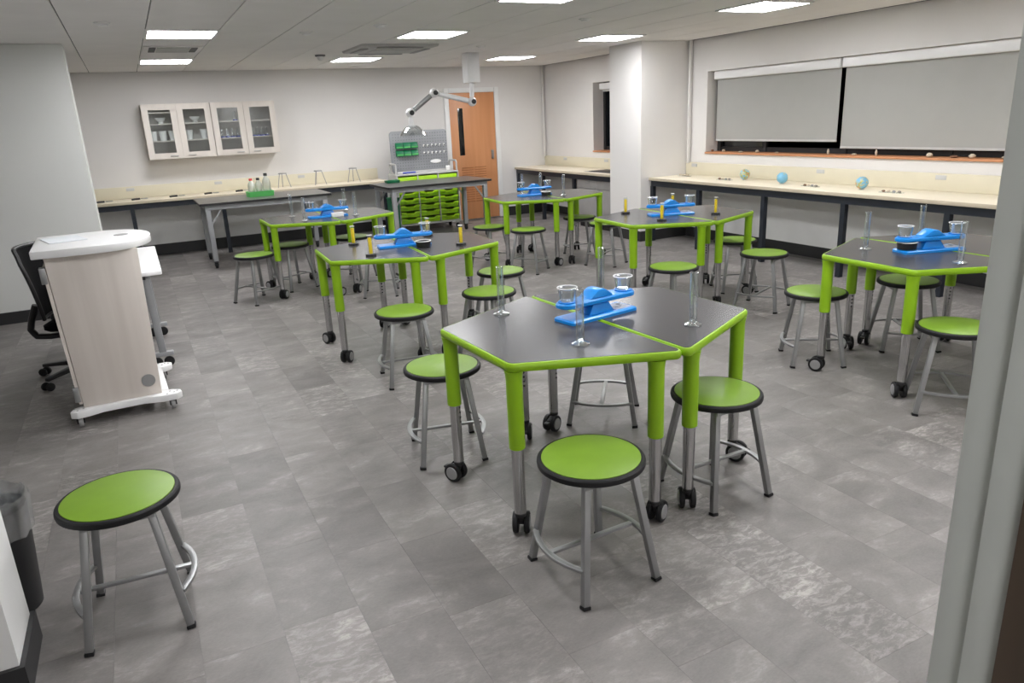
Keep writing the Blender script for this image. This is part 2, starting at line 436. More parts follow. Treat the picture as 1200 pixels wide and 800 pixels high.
# grey partition at left, left outer wall, front wall with doorway
tag(MB().box(XL, -0.35, 8.0, 8.3, 0, HC).build('wall_partition', 'wall_grey', bevel=0.003, smooth=False), 'grey partition wall at far left behind the office chair', 'wall', kind=S)
tag(MB().box(XL - 0.15, XL, 0.2, YB, 0, HC).build('wall_left', 'wall', smooth=False), 'white side wall out of view on the left', 'wall', kind=S)
fw = MB().box(1.05, XR, 0.36, YF, 0, HC)
fw.box(XL, -0.6, 0.36, YF, 0, HC)
tag(fw.build('wall_front', 'wall', smooth=False), 'wall with the doorway the room is seen through', 'wall', kind=S)
# corridor the picture is taken from
cw_ = MB().box(XL, 3.2, -2.55, -2.4, 0, HC).box(3.05, 3.2, -2.4, 0.36, 0, HC).box(XL, XL + 0.1, -2.4, 0.36, 0, HC)
tag(cw_.build('wall_corridor', 'wall', smooth=False), 'white corridor wall behind the viewer, out of view', 'wall', kind=S)
# wall stub at lower left
tag(MB().box(-1.4, -0.56, 2.335, 2.615, 0, HC).build('wall_stub', 'white', smooth=False), 'white wall end with black skirting at lower left corner', 'wall', kind=S)
b = MB().box(-1.4, -0.545, 2.32, 2.63, 0, 0.105)
tag(b.build('baseboard_stub', 'baseboard', smooth=False), 'black skirting around the white wall end at lower left', 'baseboard', kind=S)

# baseboards
tag(MB().box(-0.35, 4.66, YB - 0.014, YB, 0, 0.15).build('baseboard_back', 'baseboard', smooth=False), 'black skirting under the back bench', 'baseboard', kind=S)
tag(MB().box(5.60, XR, YB - 0.014, YB, 0, 0.15).build('baseboard_corner', 'baseboard', smooth=False), 'black skirting between the door and back right corner', 'baseboard', kind=S)
bb = MB().box(XR - 0.014, XR, YF, 7.68, 0, 0.13)
tag(bb.build('baseboard_right', 'baseboard', smooth=False), 'black skirting under the window bench', 'baseboard', kind=S)
tag(MB().box(XR - 0.014, XR, 8.36, YB - 0.02, 0, 0.13).build('baseboard_right_rear', 'baseboard', smooth=False), 'black skirting under the rear right bench', 'baseboard', kind=S)
tag(MB().box(5.727, XR - 0.015, 7.666, 7.68, 0, 0.13).box(5.727, 5.74, 7.68, 8.36, 0, 0.13).build('baseboard_column', 'baseboard', smooth=False), 'black skirting around the white column', 'baseboard', kind=S)
tag(MB().box(XL, -0.336, 7.986, 8.0, 0, 0.11).box(-0.35, -0.336, 8.0, 8.3, 0, 0.11).build('baseboard_partition', 'baseboard', smooth=False), 'black skirting along the grey partition wall', 'baseboard', kind=S)

# corner conduits
for nm, x0, y0, lab in (('trim_1', XR - 0.07, YB - 0.05, 'thin white conduit running up the back right corner'),
                        ('trim_2', XR - 0.06, 7.60, 'thin white conduit in the corner beside the column')):
    t = MB().box(x0, x0 + 0.035, y0, y0 + 0.03, 0.95, HC - 0.002)
    tag(t.build(nm, 'wall', bevel=0.003), lab, 'conduit', kind=S)

# doorway jamb in the right foreground
jb = thing('door_1', (0, 0, 0), label='pale grey door jamb at the right edge of the picture', cat='door frame', kind=S)
MB().box(1.0, 1.06, 0.523, 0.572, 0, HC - 0.02).build('jamb', 'jamb', jb, bevel=0.003)
MB().box(0.992, 1.06, 0.473, 0.5225, 0, HC - 0.02).build('door_stop', 'jamb', jb, bevel=0.004)
MB().box(0.985, 1.06, 0.30, 0.4725, 0, HC - 0.02).build('door_leaf', 'brown', jb, bevel=0.002)

# wooden door in the back wall
d = thing('door_2', (5.12, YB, 0), label='beech wood door with narrow dark glass slot in back wall', cat='door', kind=S)
x0, x1 = -0.40, 0.40
for s in (-1, 1): MB().box(s * 0.445 - 0.04, s * 0.445 + 0.04, -0.03, -0.001, 0, 2.11).build('door_frame', 'white', d, bevel=0.004)
MB().box(-0.404, 0.404, -0.03, -0.001, 2.04, 2.11).build('door_frame', 'white', d, bevel=0.004)
MB().box(x0, x1, -0.02, -0.002, 0.012, 2.035).build('door_leaf', 'door', d, bevel=0.002)
MB().box(-0.265, -0.175, -0.026, -0.0205, 1.06, 1.80).build('vision_panel', 'dark_glass', d, bevel=0.002)
for z0, z1 in ((0.70, 0.88), (0.30, 0.60)):
    for k in range(5 if z1 > 0.7 else 8):
        z = z0 + k * 0.038
        for xa, xb in ((-0.25, -0.04), (-0.02, 0.19)):
            MB().box(xa, xb, -0.027, -0.0205, z, z + 0.012).build('louvre_slat', 'door_dark', d)
MB().box(0.30, 0.34, -0.05, -0.0205, 0.98, 1.12).build('handle_plate', 'steel', d, bevel=0.004)

# window 1 (long) and blinds
def window(name, W, mull, lab):
    y0, y1, z0, z1 = W; w = thing(name, (XR, (y0 + y1) / 2, z0), label=lab, cat='window', kind=S); yc = (y0 + y1) / 2
    h = z1 - z0; a, b = y0 - yc, y1 - yc
    f = MB().box(0.20, 0.26, a, b, 0.0, 0.075); f.box(0.20, 0.26, a, b, h - 0.07, h)
    f.build('window_frame', 'dark_frame', w)
    ys = [a + 0.03] + [m - yc for m in mull] + [b - 0.03]
    for m_ in ys: MB().box(0.19, 0.265, m_ - 0.03, m_ + 0.03, 0.0, h).build('mullion', 'dark_frame', w)
    for i in range(len(ys) - 1): MB().box(0.225, 0.235, ys[i] + 0.031, ys[i + 1] - 0.031, 0.076, h - 0.071).build('pane', 'night_glass', w)
    MB().box(-0.02, 0.195, a + 0.001, b - 0.001, 0.0005, 0.022).build('window_sill', 'sill', w, bevel=0.004)
    return w
window('window_1', W1, [6.55, 5.44, 4.3], 'long dark night window above the right wall bench')
window('window_2', W2, [9.3], 'small dark window beside the column above the rear bench')
def blind(y0, y1, z0, lab):
    w = thing('roller_blind', (XR + 0.11, (y0 + y1) / 2, 1.945), label=lab, cat='blind', group='roller blinds over the long window'); a = (y1 - y0) / 2
    MB().box(-0.055, 0.055, -a - 0.015, a + 0.015, 0.0, 0.098).build('cassette', 'white_gloss', w, bevel=0.012, seg=3)
    MB().box(-0.002, 0.002, -a, a, z0 - 1.945, 0.01).build('blind_fabric', 'blind', w, smooth=False)
    MB().box(-0.008, 0.008, -a, a, z0 - 1.945 - 0.022, z0 - 1.945).build('hem_bar', 'plastic_grey', w, bevel=0.004)
blind(5.475, 7.28, 1.24, 'shorter grey roller blind nearest the white column')
blind(3.05, 5.42, 1.175, 'longer grey roller blind on the right half of window')
w = thing('roller_blind', (XR + 0.11, 9.3, 1.96), label='rolled up white blind in the small window by column', cat='blind')
MB().box(-0.05, 0.05, -0.52, 0.52, 0.0, 0.09).build('cassette', 'white_gloss', w, bevel=0.01)
MB().box(-0.006, 0.006, -0.5, 0.5, -0.03, 0.0).build('hem_bar', 'plastic_grey', w)

# ceiling lights (the only light in the room)
LZ = HC
def make_light():
    t = thing('ceiling_light', (0, 0, LZ))
    f = MB(); a, b2 = 0.285, 0.262
    f.box(-a, a, -a, -b2, -0.012, -0.0005); f.box(-a, a, b2, a, -0.012, -0.0005); f.box(-a, -b2, -b2, b2, -0.012, -0.0005); f.box(b2, a, -b2, b2, -0.012, -0.0005)
    f.build('frame', 'white', t, smooth=False)
    MB().box(-b2, b2, -b2, b2, -0.009, -0.001).build('diffuser', 'lamp', t, smooth=False)
    return t
LK = Kind(make_light)
LX = {0: 0.58, 1: 2.82, 2: 5.06}
names = {(0, 9.82): 'square ceiling light nearest the back wall, above the wall cabinets', (0, 7.20): 'square ceiling light at left in front of the air grille',
         (1, 9.82): 'square ceiling light just behind the ceiling air conditioner', (1, 7.12): 'square ceiling light just in front of the air conditioner',
         (2, 9.82): 'square ceiling light between extraction arm and back right corner', (2, 7.35): 'square ceiling light nearest the white column',
         (2, 5.05): 'square ceiling light nearest the long blind covered window', (1, 4.85): 'ceiling light cut by the top edge of the picture'}
for (c, y), lab in names.items(): LK.place((LX[c], y, LZ), 0, lab, 'ceiling light', 'square ceiling light panels')
for x, y in ((0.58, 4.9), (0.58, 2.6), (2.82, 2.6), (5.06, 2.75), (2.82, 0.9), (0.2, -0.95), (0.2, -1.9)):  # last one is an extra unseen corridor panel, added to brighten the jamb
    LK.place((x, y, LZ), 0, 'square ceiling light above the picture, out of view', 'ceiling light', 'ceiling lights out of view')

# air grille and ceiling cassette and small ceiling fittings
t = thing('air_grille', (0.58, 8.45, HC), label='slotted white air grille between the two left ceiling lights', cat='air vent')
MB().box(-0.27, 0.27, -0.27, 0.27, -0.010, -0.0005).build('frame', 'ceiling', t, bevel=0.003)
for s in (-1, 1): MB().box(-0.22 if s < 0 else 0.16, -0.16 if s < 0 else 0.22, -0.2, 0.2, -0.016, -0.0105).build('end_cap', 'vent_dark', t)
for k in range(6): MB().box(-0.15, 0.15, -0.2 + k * 0.07, -0.15 + k * 0.07, -0.018, -0.0105).build('slat', 'vent', t)
t = thing('ceiling_cassette', (2.82, 8.42, HC), label='square ceiling cassette air conditioner between two light panels', cat='air conditioner')
MB().loops([[(x, y, -0.0005) for x, y in round_poly([(-.44, -.44), (.44, -.44), (.44, .44), (-.44, .44)], .05)], [(x, y, -0.022) for x, y in round_poly([(-.43, -.43), (.43, -.43), (.43, .43), (-.43, .43)], .05)], [(x, y, -0.034) for x, y in round_poly([(-.3, -.3), (.3, -.3), (.3, .3), (-.3, .3)], .04)]]).build('cover', 'vent', t)
for k in range(4):
    m_ = MB().box(-0.26, 0.26, 0.325, 0.385, -0.040, -0.0325); m_.xform(Matrix.Rotation(k * PI / 2, 4, 'Z')); m_.build('air_flap', 'hub', t, bevel=0.003)
for k in range(9): MB().box(-0.22, 0.22, -0.2 + k * 0.046, -0.17 + k * 0.046, -0.042, -0.0345).build('grille_slat', 'plastic_grey', t)
def dot(x, y, lab, r=0.05):
    t = thing('ceiling_sensor', (x, y, HC), label=lab, cat='sensor', group='small round ceiling fittings')
    MB().lathe([(r * 1.15, -0.0005), (r * 1.1, -0.008), (r * 0.9, -0.013)], 20).build('collar', 'white', t)
    MB().lathe([(r * 0.8, -0.0132), (r * 0.7, -0.022), (r * 0.25, -0.027)], 20).build('lens', 'white_gloss', t)
for x, y, lab in ((1.6, 7.05, 'small round ceiling fitting above the wall cabinet side, left of air conditioner'), (2.11, 6.5, 'small round ceiling fitting in front of the middle light'),
                  (3.83, 5.95, 'small round ceiling fitting midway between the front lights'), (3.87, 8.25, 'small round ceiling fitting in front of the extraction arm'), (0.0, 6.55, 'small round ceiling fitting above the lectern')):
    dot(x, y, lab)
t = thing('ceiling_camera', (2.22, 9.2, HC), label='small dark dome camera left of the air conditioner', cat='camera')
MB().lathe([(0.06, -0.0005), (0.06, -0.015), (0.05, -0.02)], 20).build('base', 'vent_dark', t)
MB().sphere((0, 0, -0.03), 0.04, 1.0, 16, 8).build('dome', 'white_gloss', t)

# ================================================================== BENCHES
def bench_parts(t, L_, D_, z, legs, along='x', apron=True):
    """local: long side along x, front at y=0, wall at y=D"""
    MB().box(0, L_, 0.006, D_, z - 0.032, z).build('worktop', 'bench', t, bevel=0.003)
    MB().box(0, L_, -0.003, 0.0055, z - 0.034, z - 0.001).build('front_edge', 'bench_edge', t, bevel=0.002)
    MB().box(0.02, L_ - 0.02, 0.02, 0.05, z - 0.105, z - 0.0345).build('apron', 'bench_frame', t)
    MB().box(0.02, L_ - 0.02, D_ - 0.07, D_ - 0.04, z - 0.105, z - 0.0345).build('rear_rail', 'bench_frame', t)
    for lx in legs:
        f = MB().box(lx - 0.025, lx + 0.025, 0.022, 0.072, 0.0, z - 0.106)
        f.build('leg', 'bench_frame', t)
    for lx in legs:
        MB().box(lx - 0.02, lx + 0.02, 0.073, D_ - 0.075, z - 0.10, z - 0.06).build('cross_rail', 'bench_frame', t)
ZB = 0.805
BF = 10.80
t = thing('wall_bench', (-1.6, BF, 0), label='long cream topped bench on the back wall under the cabinets', cat='bench')
bench_parts(t, 5.03, YB - BF - 0.001, ZB, [1.53, 2.65, 3.77, 4.96])
MB().box(0, 5.03, YB - BF - 0.035, YB - BF - 0.001, ZB + 0.0005, ZB + 0.16).build('upstand', 'upstand', t, bevel=0.004)
for x in (-0.05, 1.08, 2.25): MB().box(x + 1.6 - 0.05, x + 1.6 + 0.05, YB - BF - 0.042, YB - BF - 0.0355, ZB + 0.10, ZB + 0.14).build('socket', 'plastic_grey', t, bevel=0.002)
MB().box(0.0, 5.0, YB - BF - 0.03, YB - BF - 0.015, 0.15, 0.68).build('service_panel', 'white', t, smooth=False)

def right_bench(name, ya, yb, legs, lab, sockets, up=True):
    # local x runs from yb (far) to ya (near); rotate -90 deg: local +x -> world -y, local +y -> world +x
    t = thing(name, (5.86, yb, 0), -PI / 2, lab, 'bench')
    L_ = yb - ya; D_ = XR - 5.86 - 0.001
    bench_parts(t, L_, D_, ZB, legs)
    MB().box(0, L_, D_ - 0.034, D_, ZB + 0.0005, ZB + 0.155).build('upstand', 'upstand', t, bevel=0.004)
    for x in sockets: MB().box(yb - x - 0.05, yb - x + 0.05, D_ - 0.041, D_ - 0.0345, ZB + 0.10, ZB + 0.14).build('socket', 'plastic_grey', t, bevel=0.002)
    MB().box(0.0, L_, D_ - 0.03, D_ - 0.016, 0.13, 0.69).build('service_panel', 'white', t, smooth=False)
    return t
right_bench('wall_bench', 1.2, 7.67, [0.03, 0.90, 1.92, 2.92, 3.93, 4.95], 'cream topped bench under the long blind covered window', [7.5, 5.52, 4.2])
rb = right_bench('wall_bench', 8.37, YB - 0.002, [0.04, 0.9, 1.85], 'short cream topped bench between back corner and column', [10.7, 9.5, 8.9])
MB().box(2.05, 2.98, 0.10, 0.50, ZB + 0.0005, ZB + 0.006).build('sink_rim', 'steel', rb, bevel=0.002)
MB().box(2.10, 2.98, 0.14, 0.46, ZB + 0.0065, ZB + 0.009).build('sink_basin', 'black', rb)
# grey base cabinet below it
t = thing('base_cabinet', (5.90, 9.46, 0), label='grey base cabinet with drawer under the short rear bench', cat='cabinet')
MB().box(0.02, 0.5, -1.08, 0.0, 0.08, ZB - 0.035).build('body', 'cab_grey', t)
MB().box(0.05, 0.5, -1.08, 0.0, 0.0, 0.079).build('plinth', 'baseboard', t)
for k in range(2):
    ya, yb_ = -1.075 + k * 0.54, -0.545 + k * 0.54
    dr = MB().box(0.0, 0.019, ya, yb_, 0.575, ZB - 0.04).build('drawer', 'cab_grey', t, bevel=0.002)
    MB().box(-0.012, -0.0005, ya + 0.2, yb_ - 0.2, 0.66, 0.672).build('handle', 'cab_grey', dr)
    dd = MB().box(0.0, 0.019, ya, yb_, 0.085, 0.568).build('cabinet_door', 'cab_grey', t, bevel=0.002)
    MB().box(-0.012, -0.0005, ya + 0.03, ya + 0.042, 0.42, 0.54).build('handle', 'cab_grey', dd)

# ================================================================== WALL CABINETS
def wall_cabinet(x0, lab):
    t = thing('wall_cabinet', (x0, YB, 1.305), label=lab, cat='cabinet', group='glazed wall cabinets on the back wall')
    Wd, Dp, Hh = 0.846, 0.30, 0.70
    f = MB(); th = 0.018
    f.box(0, th, -Dp, -0.001, 0, Hh); f.box(Wd - th, Wd, -Dp, -0.001, 0, Hh); f.box(th, Wd - th, -Dp, -0.001, 0, th); f.box(th, Wd - th, -Dp, -0.001, Hh - th, Hh)
    f.build('body', 'cab_wood', t, smooth=False)
    MB().box(th, Wd - th, -0.012, -0.001, th, Hh - th).build('back_panel', 'cab_in', t, smooth=False)
    MB().box(Wd / 2 - 0.009, Wd / 2 + 0.009, -Dp, -0.013, th, Hh - th).build('divider', 'cab_wood', t, smooth=False)
    for xa, xb in ((th, Wd / 2 - 0.009), (Wd / 2 + 0.009, Wd - th)):
        for z in (0.235, 0.455): MB().box(xa, xb, -Dp + 0.02, -0.013, z - 0.016, z).build('shelf', 'cab_wood', t, smooth=False)
    for k in range(2):
        a = 0.002 + k * Wd / 2; b2 = a + Wd / 2 - 0.004; y0, y1 = -Dp - 0.021, -Dp - 0.001; fr = 0.075
        g = MB(); g.box(a, a + fr, y0, y1, 0.0, Hh); g.box(b2 - fr, b2, y0, y1, 0.0, Hh); g.box(a + fr, b2 - fr, y0, y1, 0.0, fr); g.box(a + fr, b2 - fr, y0, y1, Hh - fr, Hh)
        dr = g.build('cabinet_door', 'cab_wood', t, smooth=False)
        MB().box(a + fr, b2 - fr, -Dp - 0.013, -Dp - 0.009, fr, Hh - fr).build('pane', 'pane', dr, smooth=False)
        hx = b2 - 0.16 if k == 0 else a + 0.06
        MB().box(hx, hx + 0.10, y0 - 0.016, y0 - 0.0005, 0.03, 0.038).build('handle', 'steel', dr, bevel=0.002)
    return t
c1 = wall_cabinet(0.252, 'left glazed wall cabinet holding white bowls and cups')
wall_cabinet(1.104, 'right glazed wall cabinet holding blue rimmed glassware')
MB().box(0.018, 0.414, -0.28, -0.013, 0.585, 0.60).build('shelf', 'cab_wood', c1, smooth=False)
CZ = [1.305 + 0.018, 1.305 + 0.235, 1.305 + 0.455]
def make_mortar():
    return MB().lathe([(0.032, 0), (0.034, 0.012), (0.028, 0.02), (0.056, 0.045), (0.068, 0.075), (0.062, 0.075), (0.05, 0.045), (0.01, 0.03)], 20).build('mortar_bowl', 'porcelain')
def make_cup():
    return MB().lathe([(0.038, 0), (0.045, 0.06), (0.052, 0.12), (0.054, 0.125), (0.049, 0.125), (0.042, 0.06), (0.034, 0.006)], 20).build('white_cup', 'porcelain')
def make_dish():
    return MB().lathe([(0.05, 0), (0.085, 0.02), (0.09, 0.03), (0.086, 0.03), (0.05, 0.008)], 20).build('shallow_dish', 'porcelain')
def make_vial():
    t = thing('glass_flask', (0, 0, 0))
    MB().lathe([(0.026, 0), (0.028, 0.02), (0.014, 0.08), (0.012, 0.12), (0.014, 0.12), (0.011, 0.118), (0.012, 0.08), (0.024, 0.02), (0.02, 0.004)], 16).build('flask_body', 'glass', t)
    MB().lathe([(0.030, 0.0), (0.031, 0.016), (0.0285, 0.016), (0.0285, 0.001)], 16, closed=True).build('blue_base', 'blue_ink', t)
    return t
KM, KC, KD, KV = Kind(make_mortar), Kind(make_cup), Kind(make_dish), Kind(make_vial)
cy = YB - 0.17
KM.place((0.47, cy, CZ[2]), 0, 'white bowl on the top shelf of leftmost cabinet door', 'bowl', 'white bowls in the wall cabinets')
KM.place((0.90, cy, CZ[2]), 0, 'white bowl on the top shelf behind second cabinet door', 'bowl', 'white bowls in the wall cabinets')
for x, lab in ((0.35, 'leftmost white cup on the middle cabinet shelf'), (0.47, 'second white cup on the middle shelf of leftmost door'), (0.59, 'third white cup, right edge of leftmost cabinet door'),
               (0.80, 'white cup at left on middle shelf behind second door'), (0.99, 'white cup at right on middle shelf behind second door')):
    KC.place((x, cy, CZ[1]), 0, lab, 'cup', 'white cups in the wall cabinets')
for x, lab in ((0.47, 'shallow white dish on the bottom shelf of leftmost door'), (0.89, 'shallow white dish on the bottom shelf behind second door'),
               (1.36, 'shallow white dish on the bottom shelf behind third door'), (1.80, 'shallow white dish on the bottom shelf behind last door')):
    KD.place((x, cy, CZ[0]), 0, lab, 'dish', 'shallow dishes in the wall cabinets')
for x in (1.22, 1.29, 1.36, 1.43): KV.place((x, cy, CZ[1]), 0, 'small blue based glass flask on middle shelf behind third door', 'flask', 'blue based flasks behind the third door')
for x in (1.64, 1.70, 1.76, 1.82): KV.place((x, cy, CZ[1]), 0, 'small blue based glass flask on middle shelf behind last door', 'flask', 'blue based flasks behind the last door')
KV.place((1.42, cy, CZ[2]), 0, 'single glass flask on the top shelf behind third door', 'flask')

# ================================================================== TRAPEZOID TABLES
A_, B_, D_ = 0.590, 0.309, 0.629
ZT = 0.745
TRAP = [(-0.003, A_), (-D_, B_), (-D_, -B_), (-0.003, -A_)]          # counter-clockwise
XO = -0.31                                                          # origin of a table: middle of its footprint
def make_table():
    t = thing('trapezoid_table', (0, 0, 0))
    P = [(x - XO, y) for x, y in TRAP]; R_ = [0.03, 0.045, 0.045, 0.03]
    prof = [(0.014, ZT - 0.001), (0.006, ZT - 0.002), (0.001, ZT - 0.008), (0.0, ZT - 0.018), (0.001, ZT - 0.028), (0.006, ZT - 0.034), (0.014, ZT - 0.036)]
    lp = []
    for ins, z in prof:
        q = round_poly(inset_poly(P, ins), [max(r - ins, 0.004) for r in R_], 6); lp.append([(x, y, z) for x, y in q])
    MB().loops(lp, False, False).loops([[(p[0], p[1], p[2]) for p in lp[-1]], [(p[0], p[1], p[2]) for p in lp[0]]], True, False).build('edge_band', 'green_edge', t)
    q = round_poly(inset_poly(P, 0.0125), [max(r - 0.0125, 0.004) for r in R_], 6)
    MB().prism(q, ZT - 0.035, ZT).build('tabletop', 'table_top', t)
    lm = MB().lathe([(0.029, 0.385), (0.032, 0.388), (0.032, ZT - 0.075), (0.034, ZT - 0.055), (0.037, ZT - 0.04), (0.0375, ZT - 0.0365)], 22).mesh('leg'); lm.materials.append(M['green_edge'])
    em = MB().lathe([(0.020, 0.1005), (0.0245, 0.105), (0.0245, 0.384)], 20).mesh('leg_extension'); em.materials.append(M['chrome'])
    hm = MB()
    for k in range(4): hm.cyl((0.0235, 0, 0.30 + k * 0.024), (0.0255, 0, 0.30 + k * 0.024), 0.0055, n=10)
    hmesh = hm.mesh('adjustment_hole'); hmesh.materials.append(M['black'])
    fk = MB().cyl((0, 0, 0.070), (0, 0, 0.0815), 0.019, n=14)
    fk.loops([[(x, -0.009, z) for x, z in ((-0.012, 0.070), (0.02, 0.070), (0.047, 0.058), (0.052, 0.046), (0.018, 0.034), (0.006, 0.034))],
              [(x, 0.009, z) for x, z in ((-0.012, 0.070), (0.02, 0.070), (0.047, 0.058), (0.052, 0.046), (0.018, 0.034), (0.006, 0.034))]])
    fk.box(0.045, 0.068, -0.012, 0.012, 0.044, 0.053)
    fm = fk.mesh('caster_bracket', bevel=0.002); fm.materials.append(M['black'])
    wm = MB().cyl((0, -0.001, 0), (0, 0.0005, 0), 0.034, n=24)
    wm = MB(); prof2 = [(0.012, 0.0), (0.033, 0.0), (0.0365, 0.003), (0.0375, 0.010), (0.0355, 0.017), (0.030, 0.019), (0.026, 0.0175)]
    wm.lathe(prof2, 24); wm.xform(Matrix.Rotation(-PI / 2, 4, 'X')); wmesh = wm.mesh('caster_wheel'); wmesh.materials.append(M['rubber'])
    hb = MB().lathe([(0.0258, 0.0172), (0.024, 0.0205), (0.002, 0.022)], 20); hb.xform(Matrix.Rotation(-PI / 2, 4, 'X')); hbm = hb.mesh('wheel_hub'); hbm.materials.append(M['hub'])
    for (lx, ly) in ((-D_ + 0.038, B_ - 0.028), (-D_ + 0.038, -B_ + 0.028), (-0.09, 0.512), (-0.09, -0.512)):
        leg = bpy.data.objects.new('leg', lm); COL.objects.link(leg); leg.parent = t; leg.location = (lx - XO, ly, 0)
        inward = math.atan2(-ly, -0.31 - lx)
        def sub(nm, me, loc=(0, 0, 0), rz=0.0, sc=1.0):
            o = bpy.data.objects.new(nm, me); COL.objects.link(o); o.parent = leg; o.location = loc; o.rotation_euler = (0, 0, rz); o.scale = (sc, sc, sc); return o
        sub('leg_extension', em); sub('adjustment_hole', hmesh, (0, 0, 0), inward)
        ca = random.uniform(0, 2 * PI)
        sub('caster_bracket', fm, (0, 0, 0), ca, 1.22)
        cx, cy_ = 0.022 * math.cos(ca), 0.022 * math.sin(ca)
        for s in (0, PI):
            a = ca + s; off = 0.0116
            l = (cx - math.sin(a) * off, cy_ + math.cos(a) * off, 0.0458)
            sub('caster_wheel', wmesh, l, a, 1.22); sub('wheel_hub', hbm, l, a, 1.22)
    return t
TK = Kind(make_table)
HEX = {1: (1.731, 2.643, 3.0), 2: (1.737, 5.210, -3.0), 3: (1.719, 7.640, 1.0), 4: (4.209, 7.504, -3.5), 5: (4.160, 5.093, -3.5), 6: (4.238, 2.722, -1.3)}
where = {1: 'of the nearest hexagon table', 2: 'of the middle lectern side hexagon',
         3: 'of the rear hexagon nearest the cabinets', 4: 'of the rear hexagon nearest the wooden door',
         5: 'of the hexagon before the column', 6: 'of the hexagon beside the door jamb'}
for k, (cx, cy_, a) in HEX.items():
    a = math.radians(a)
    for s, side in ((0, 'left'), (1, 'right')):
        rz = a + s * PI
        ox, oy = XO * math.cos(rz), XO * math.sin(rz)
        TK.place((cx + ox, cy_ + oy, 0), rz, 'dark topped lime edged trapezoid table, %s half %s' % (side, where[k]), 'table', 'lime green trapezoid tables')
def tp(k, u, v):
    cx, cy_, a = HEX[k]; a = math.radians(a)
    return (cx + u * math.cos(a) - v * math.sin(a), cy_ + u * math.sin(a) + v * math.cos(a), ZT + 0.0005)

# ================================================================== STOOLS
def make_stool():
    t = thing('stool', (0, 0, 0))
    R_ = 0.192
    MB().lathe([(0.17, 0.436), (0.186, 0.437), (0.1915, 0.441), (0.193, 0.449), (0.1915, 0.458), (0.187, 0.4625), (0.178, 0.4632), (0.176, 0.4615), (0.172, 0.4615)], 48).build('rim', 'rubber', t)
    MB().lathe([(0.1762, 0.4622), (0.1762, 0.465), (0.175, 0.4655), (0.001, 0.4655)], 48).build('seat', 'green_seat', t)
    fr = MB().box(-0.11, 0.11, -0.13, -0.105, 0.415, 0.4355).box(-0.11, 0.11, 0.105, 0.13, 0.415, 0.4355).box(-0.012, 0.012, -0.105, 0.105, 0.42, 0.4355)
    fr.build('seat_frame', 'steel', t)
    top = (0.098, 0.112); bot = (0.156, 0.178)
    def at_z(sx, sy, z):
        f = 1 - z / 0.43; return (sx * (top[0] + (bot[0] - top[0]) * f), sy * (top[1] + (bot[1] - top[1]) * f), z)
    for sx in (-1, 1):
        for sy in (-1, 1):
            l = MB().bar(at_z(sx, sy, 0.012), at_z(sx, sy, 0.434), 0.025, 0.025, (1, 0, 0)).build('leg', 'steel', t, bevel=0.003)
            MB().bar(at_z(sx, sy, 0.0), at_z(sx, sy, 0.0118), 0.029, 0.029, (1, 0, 0)).build('foot_cap', 'rubber', l, bevel=0.002)
    zf = 0.135
    for sx in (-1, 1):
        a = at_z(sx, -1, zf); b = at_z(sx, 1, zf); pts = []
        for i in range(15):
            u = i / 14; bow = 0.042 * (1 - (2 * u - 1) ** 2)
            pts.append((a[0] + sx * (0.008 + bow), a[1] + (b[1] - a[1]) * u, zf))
        MB().ribbon(pts, 0.022, 0.012).build('footrest', 'steel', t, bevel=0.002)
    xb = at_z(1, 0, zf)[0] + 0.04
    MB().bar((-xb, 0, zf), (xb, 0, zf), 0.02, 0.012).build('cross_bar', 'steel', t, bevel=0.002)
    return t
SK = Kind(make_stool)
SG = 'green topped lab stools'
stools = [
 (1.272, 1.985, 2, 'nearest green topped stool, in front of the nearest hexagon table'),
 (-0.228, 2.60, -4, 'green topped stool standing alone at lower left by the wall end'),
 (2.062, 2.219, 0, 'green topped stool at right of the nearest table, behind its caster leg'),
 (1.207, 3.233, -13, 'pale lit green topped stool at left side of the nearest table'),
 (2.123, 3.17, 52, 'green topped stool tucked behind the nearest table, only legs showing'),
 (1.413, 4.401, -8, 'green topped stool in front of the middle lectern side table'),
 (2.095, 4.556, 25, 'green topped stool at right front corner of the middle lectern side table'),
 (2.481, 5.146, 12, 'green topped stool at right side of the middle lectern side table'),
 (2.02, 6.95, -20, 'stool behind the middle lectern side table, seat hidden by tabletop'),
 (0.924, 7.442, -58, 'green topped stool at far left corner of the rear cabinet side table'),
 (1.347, 7.827, 20, 'green topped stool under the left end of rear cabinet side table'),
 (2.021, 7.90, 40, 'green topped stool under the right end of rear cabinet side table'),
 (3.483, 7.456, 15, 'green topped stool at left end of the table by the wooden door'),
 (3.704, 6.951, -49, 'green topped stool in front of the table by the wooden door'),
 (4.624, 7.378, -20, 'green topped stool under right end of the table by the wooden door'),
 (4.567, 6.741, 30, 'green topped stool between the door side table and the column side table'),
 (3.608, 4.407, 5, 'green topped stool in front of the column side table'),
 (4.799, 4.996, -25, 'green topped stool under right end of the column side table'),
 (4.518, 4.368, 23, 'green topped stool at right front of the column side table, before the bench'),
 (3.786, 3.203, -35, 'green topped stool at left end of the table beside the door jamb'),
 (4.495, 3.062, 55, 'green topped stool under the table beside the door jamb'),
 (3.728, 2.242, 45, 'green topped stool partly hidden by the door jamb at right'),
]
for x, y, r, lab in stools: SK.place((x, y, 0), math.radians(r), lab, 'stool', SG)

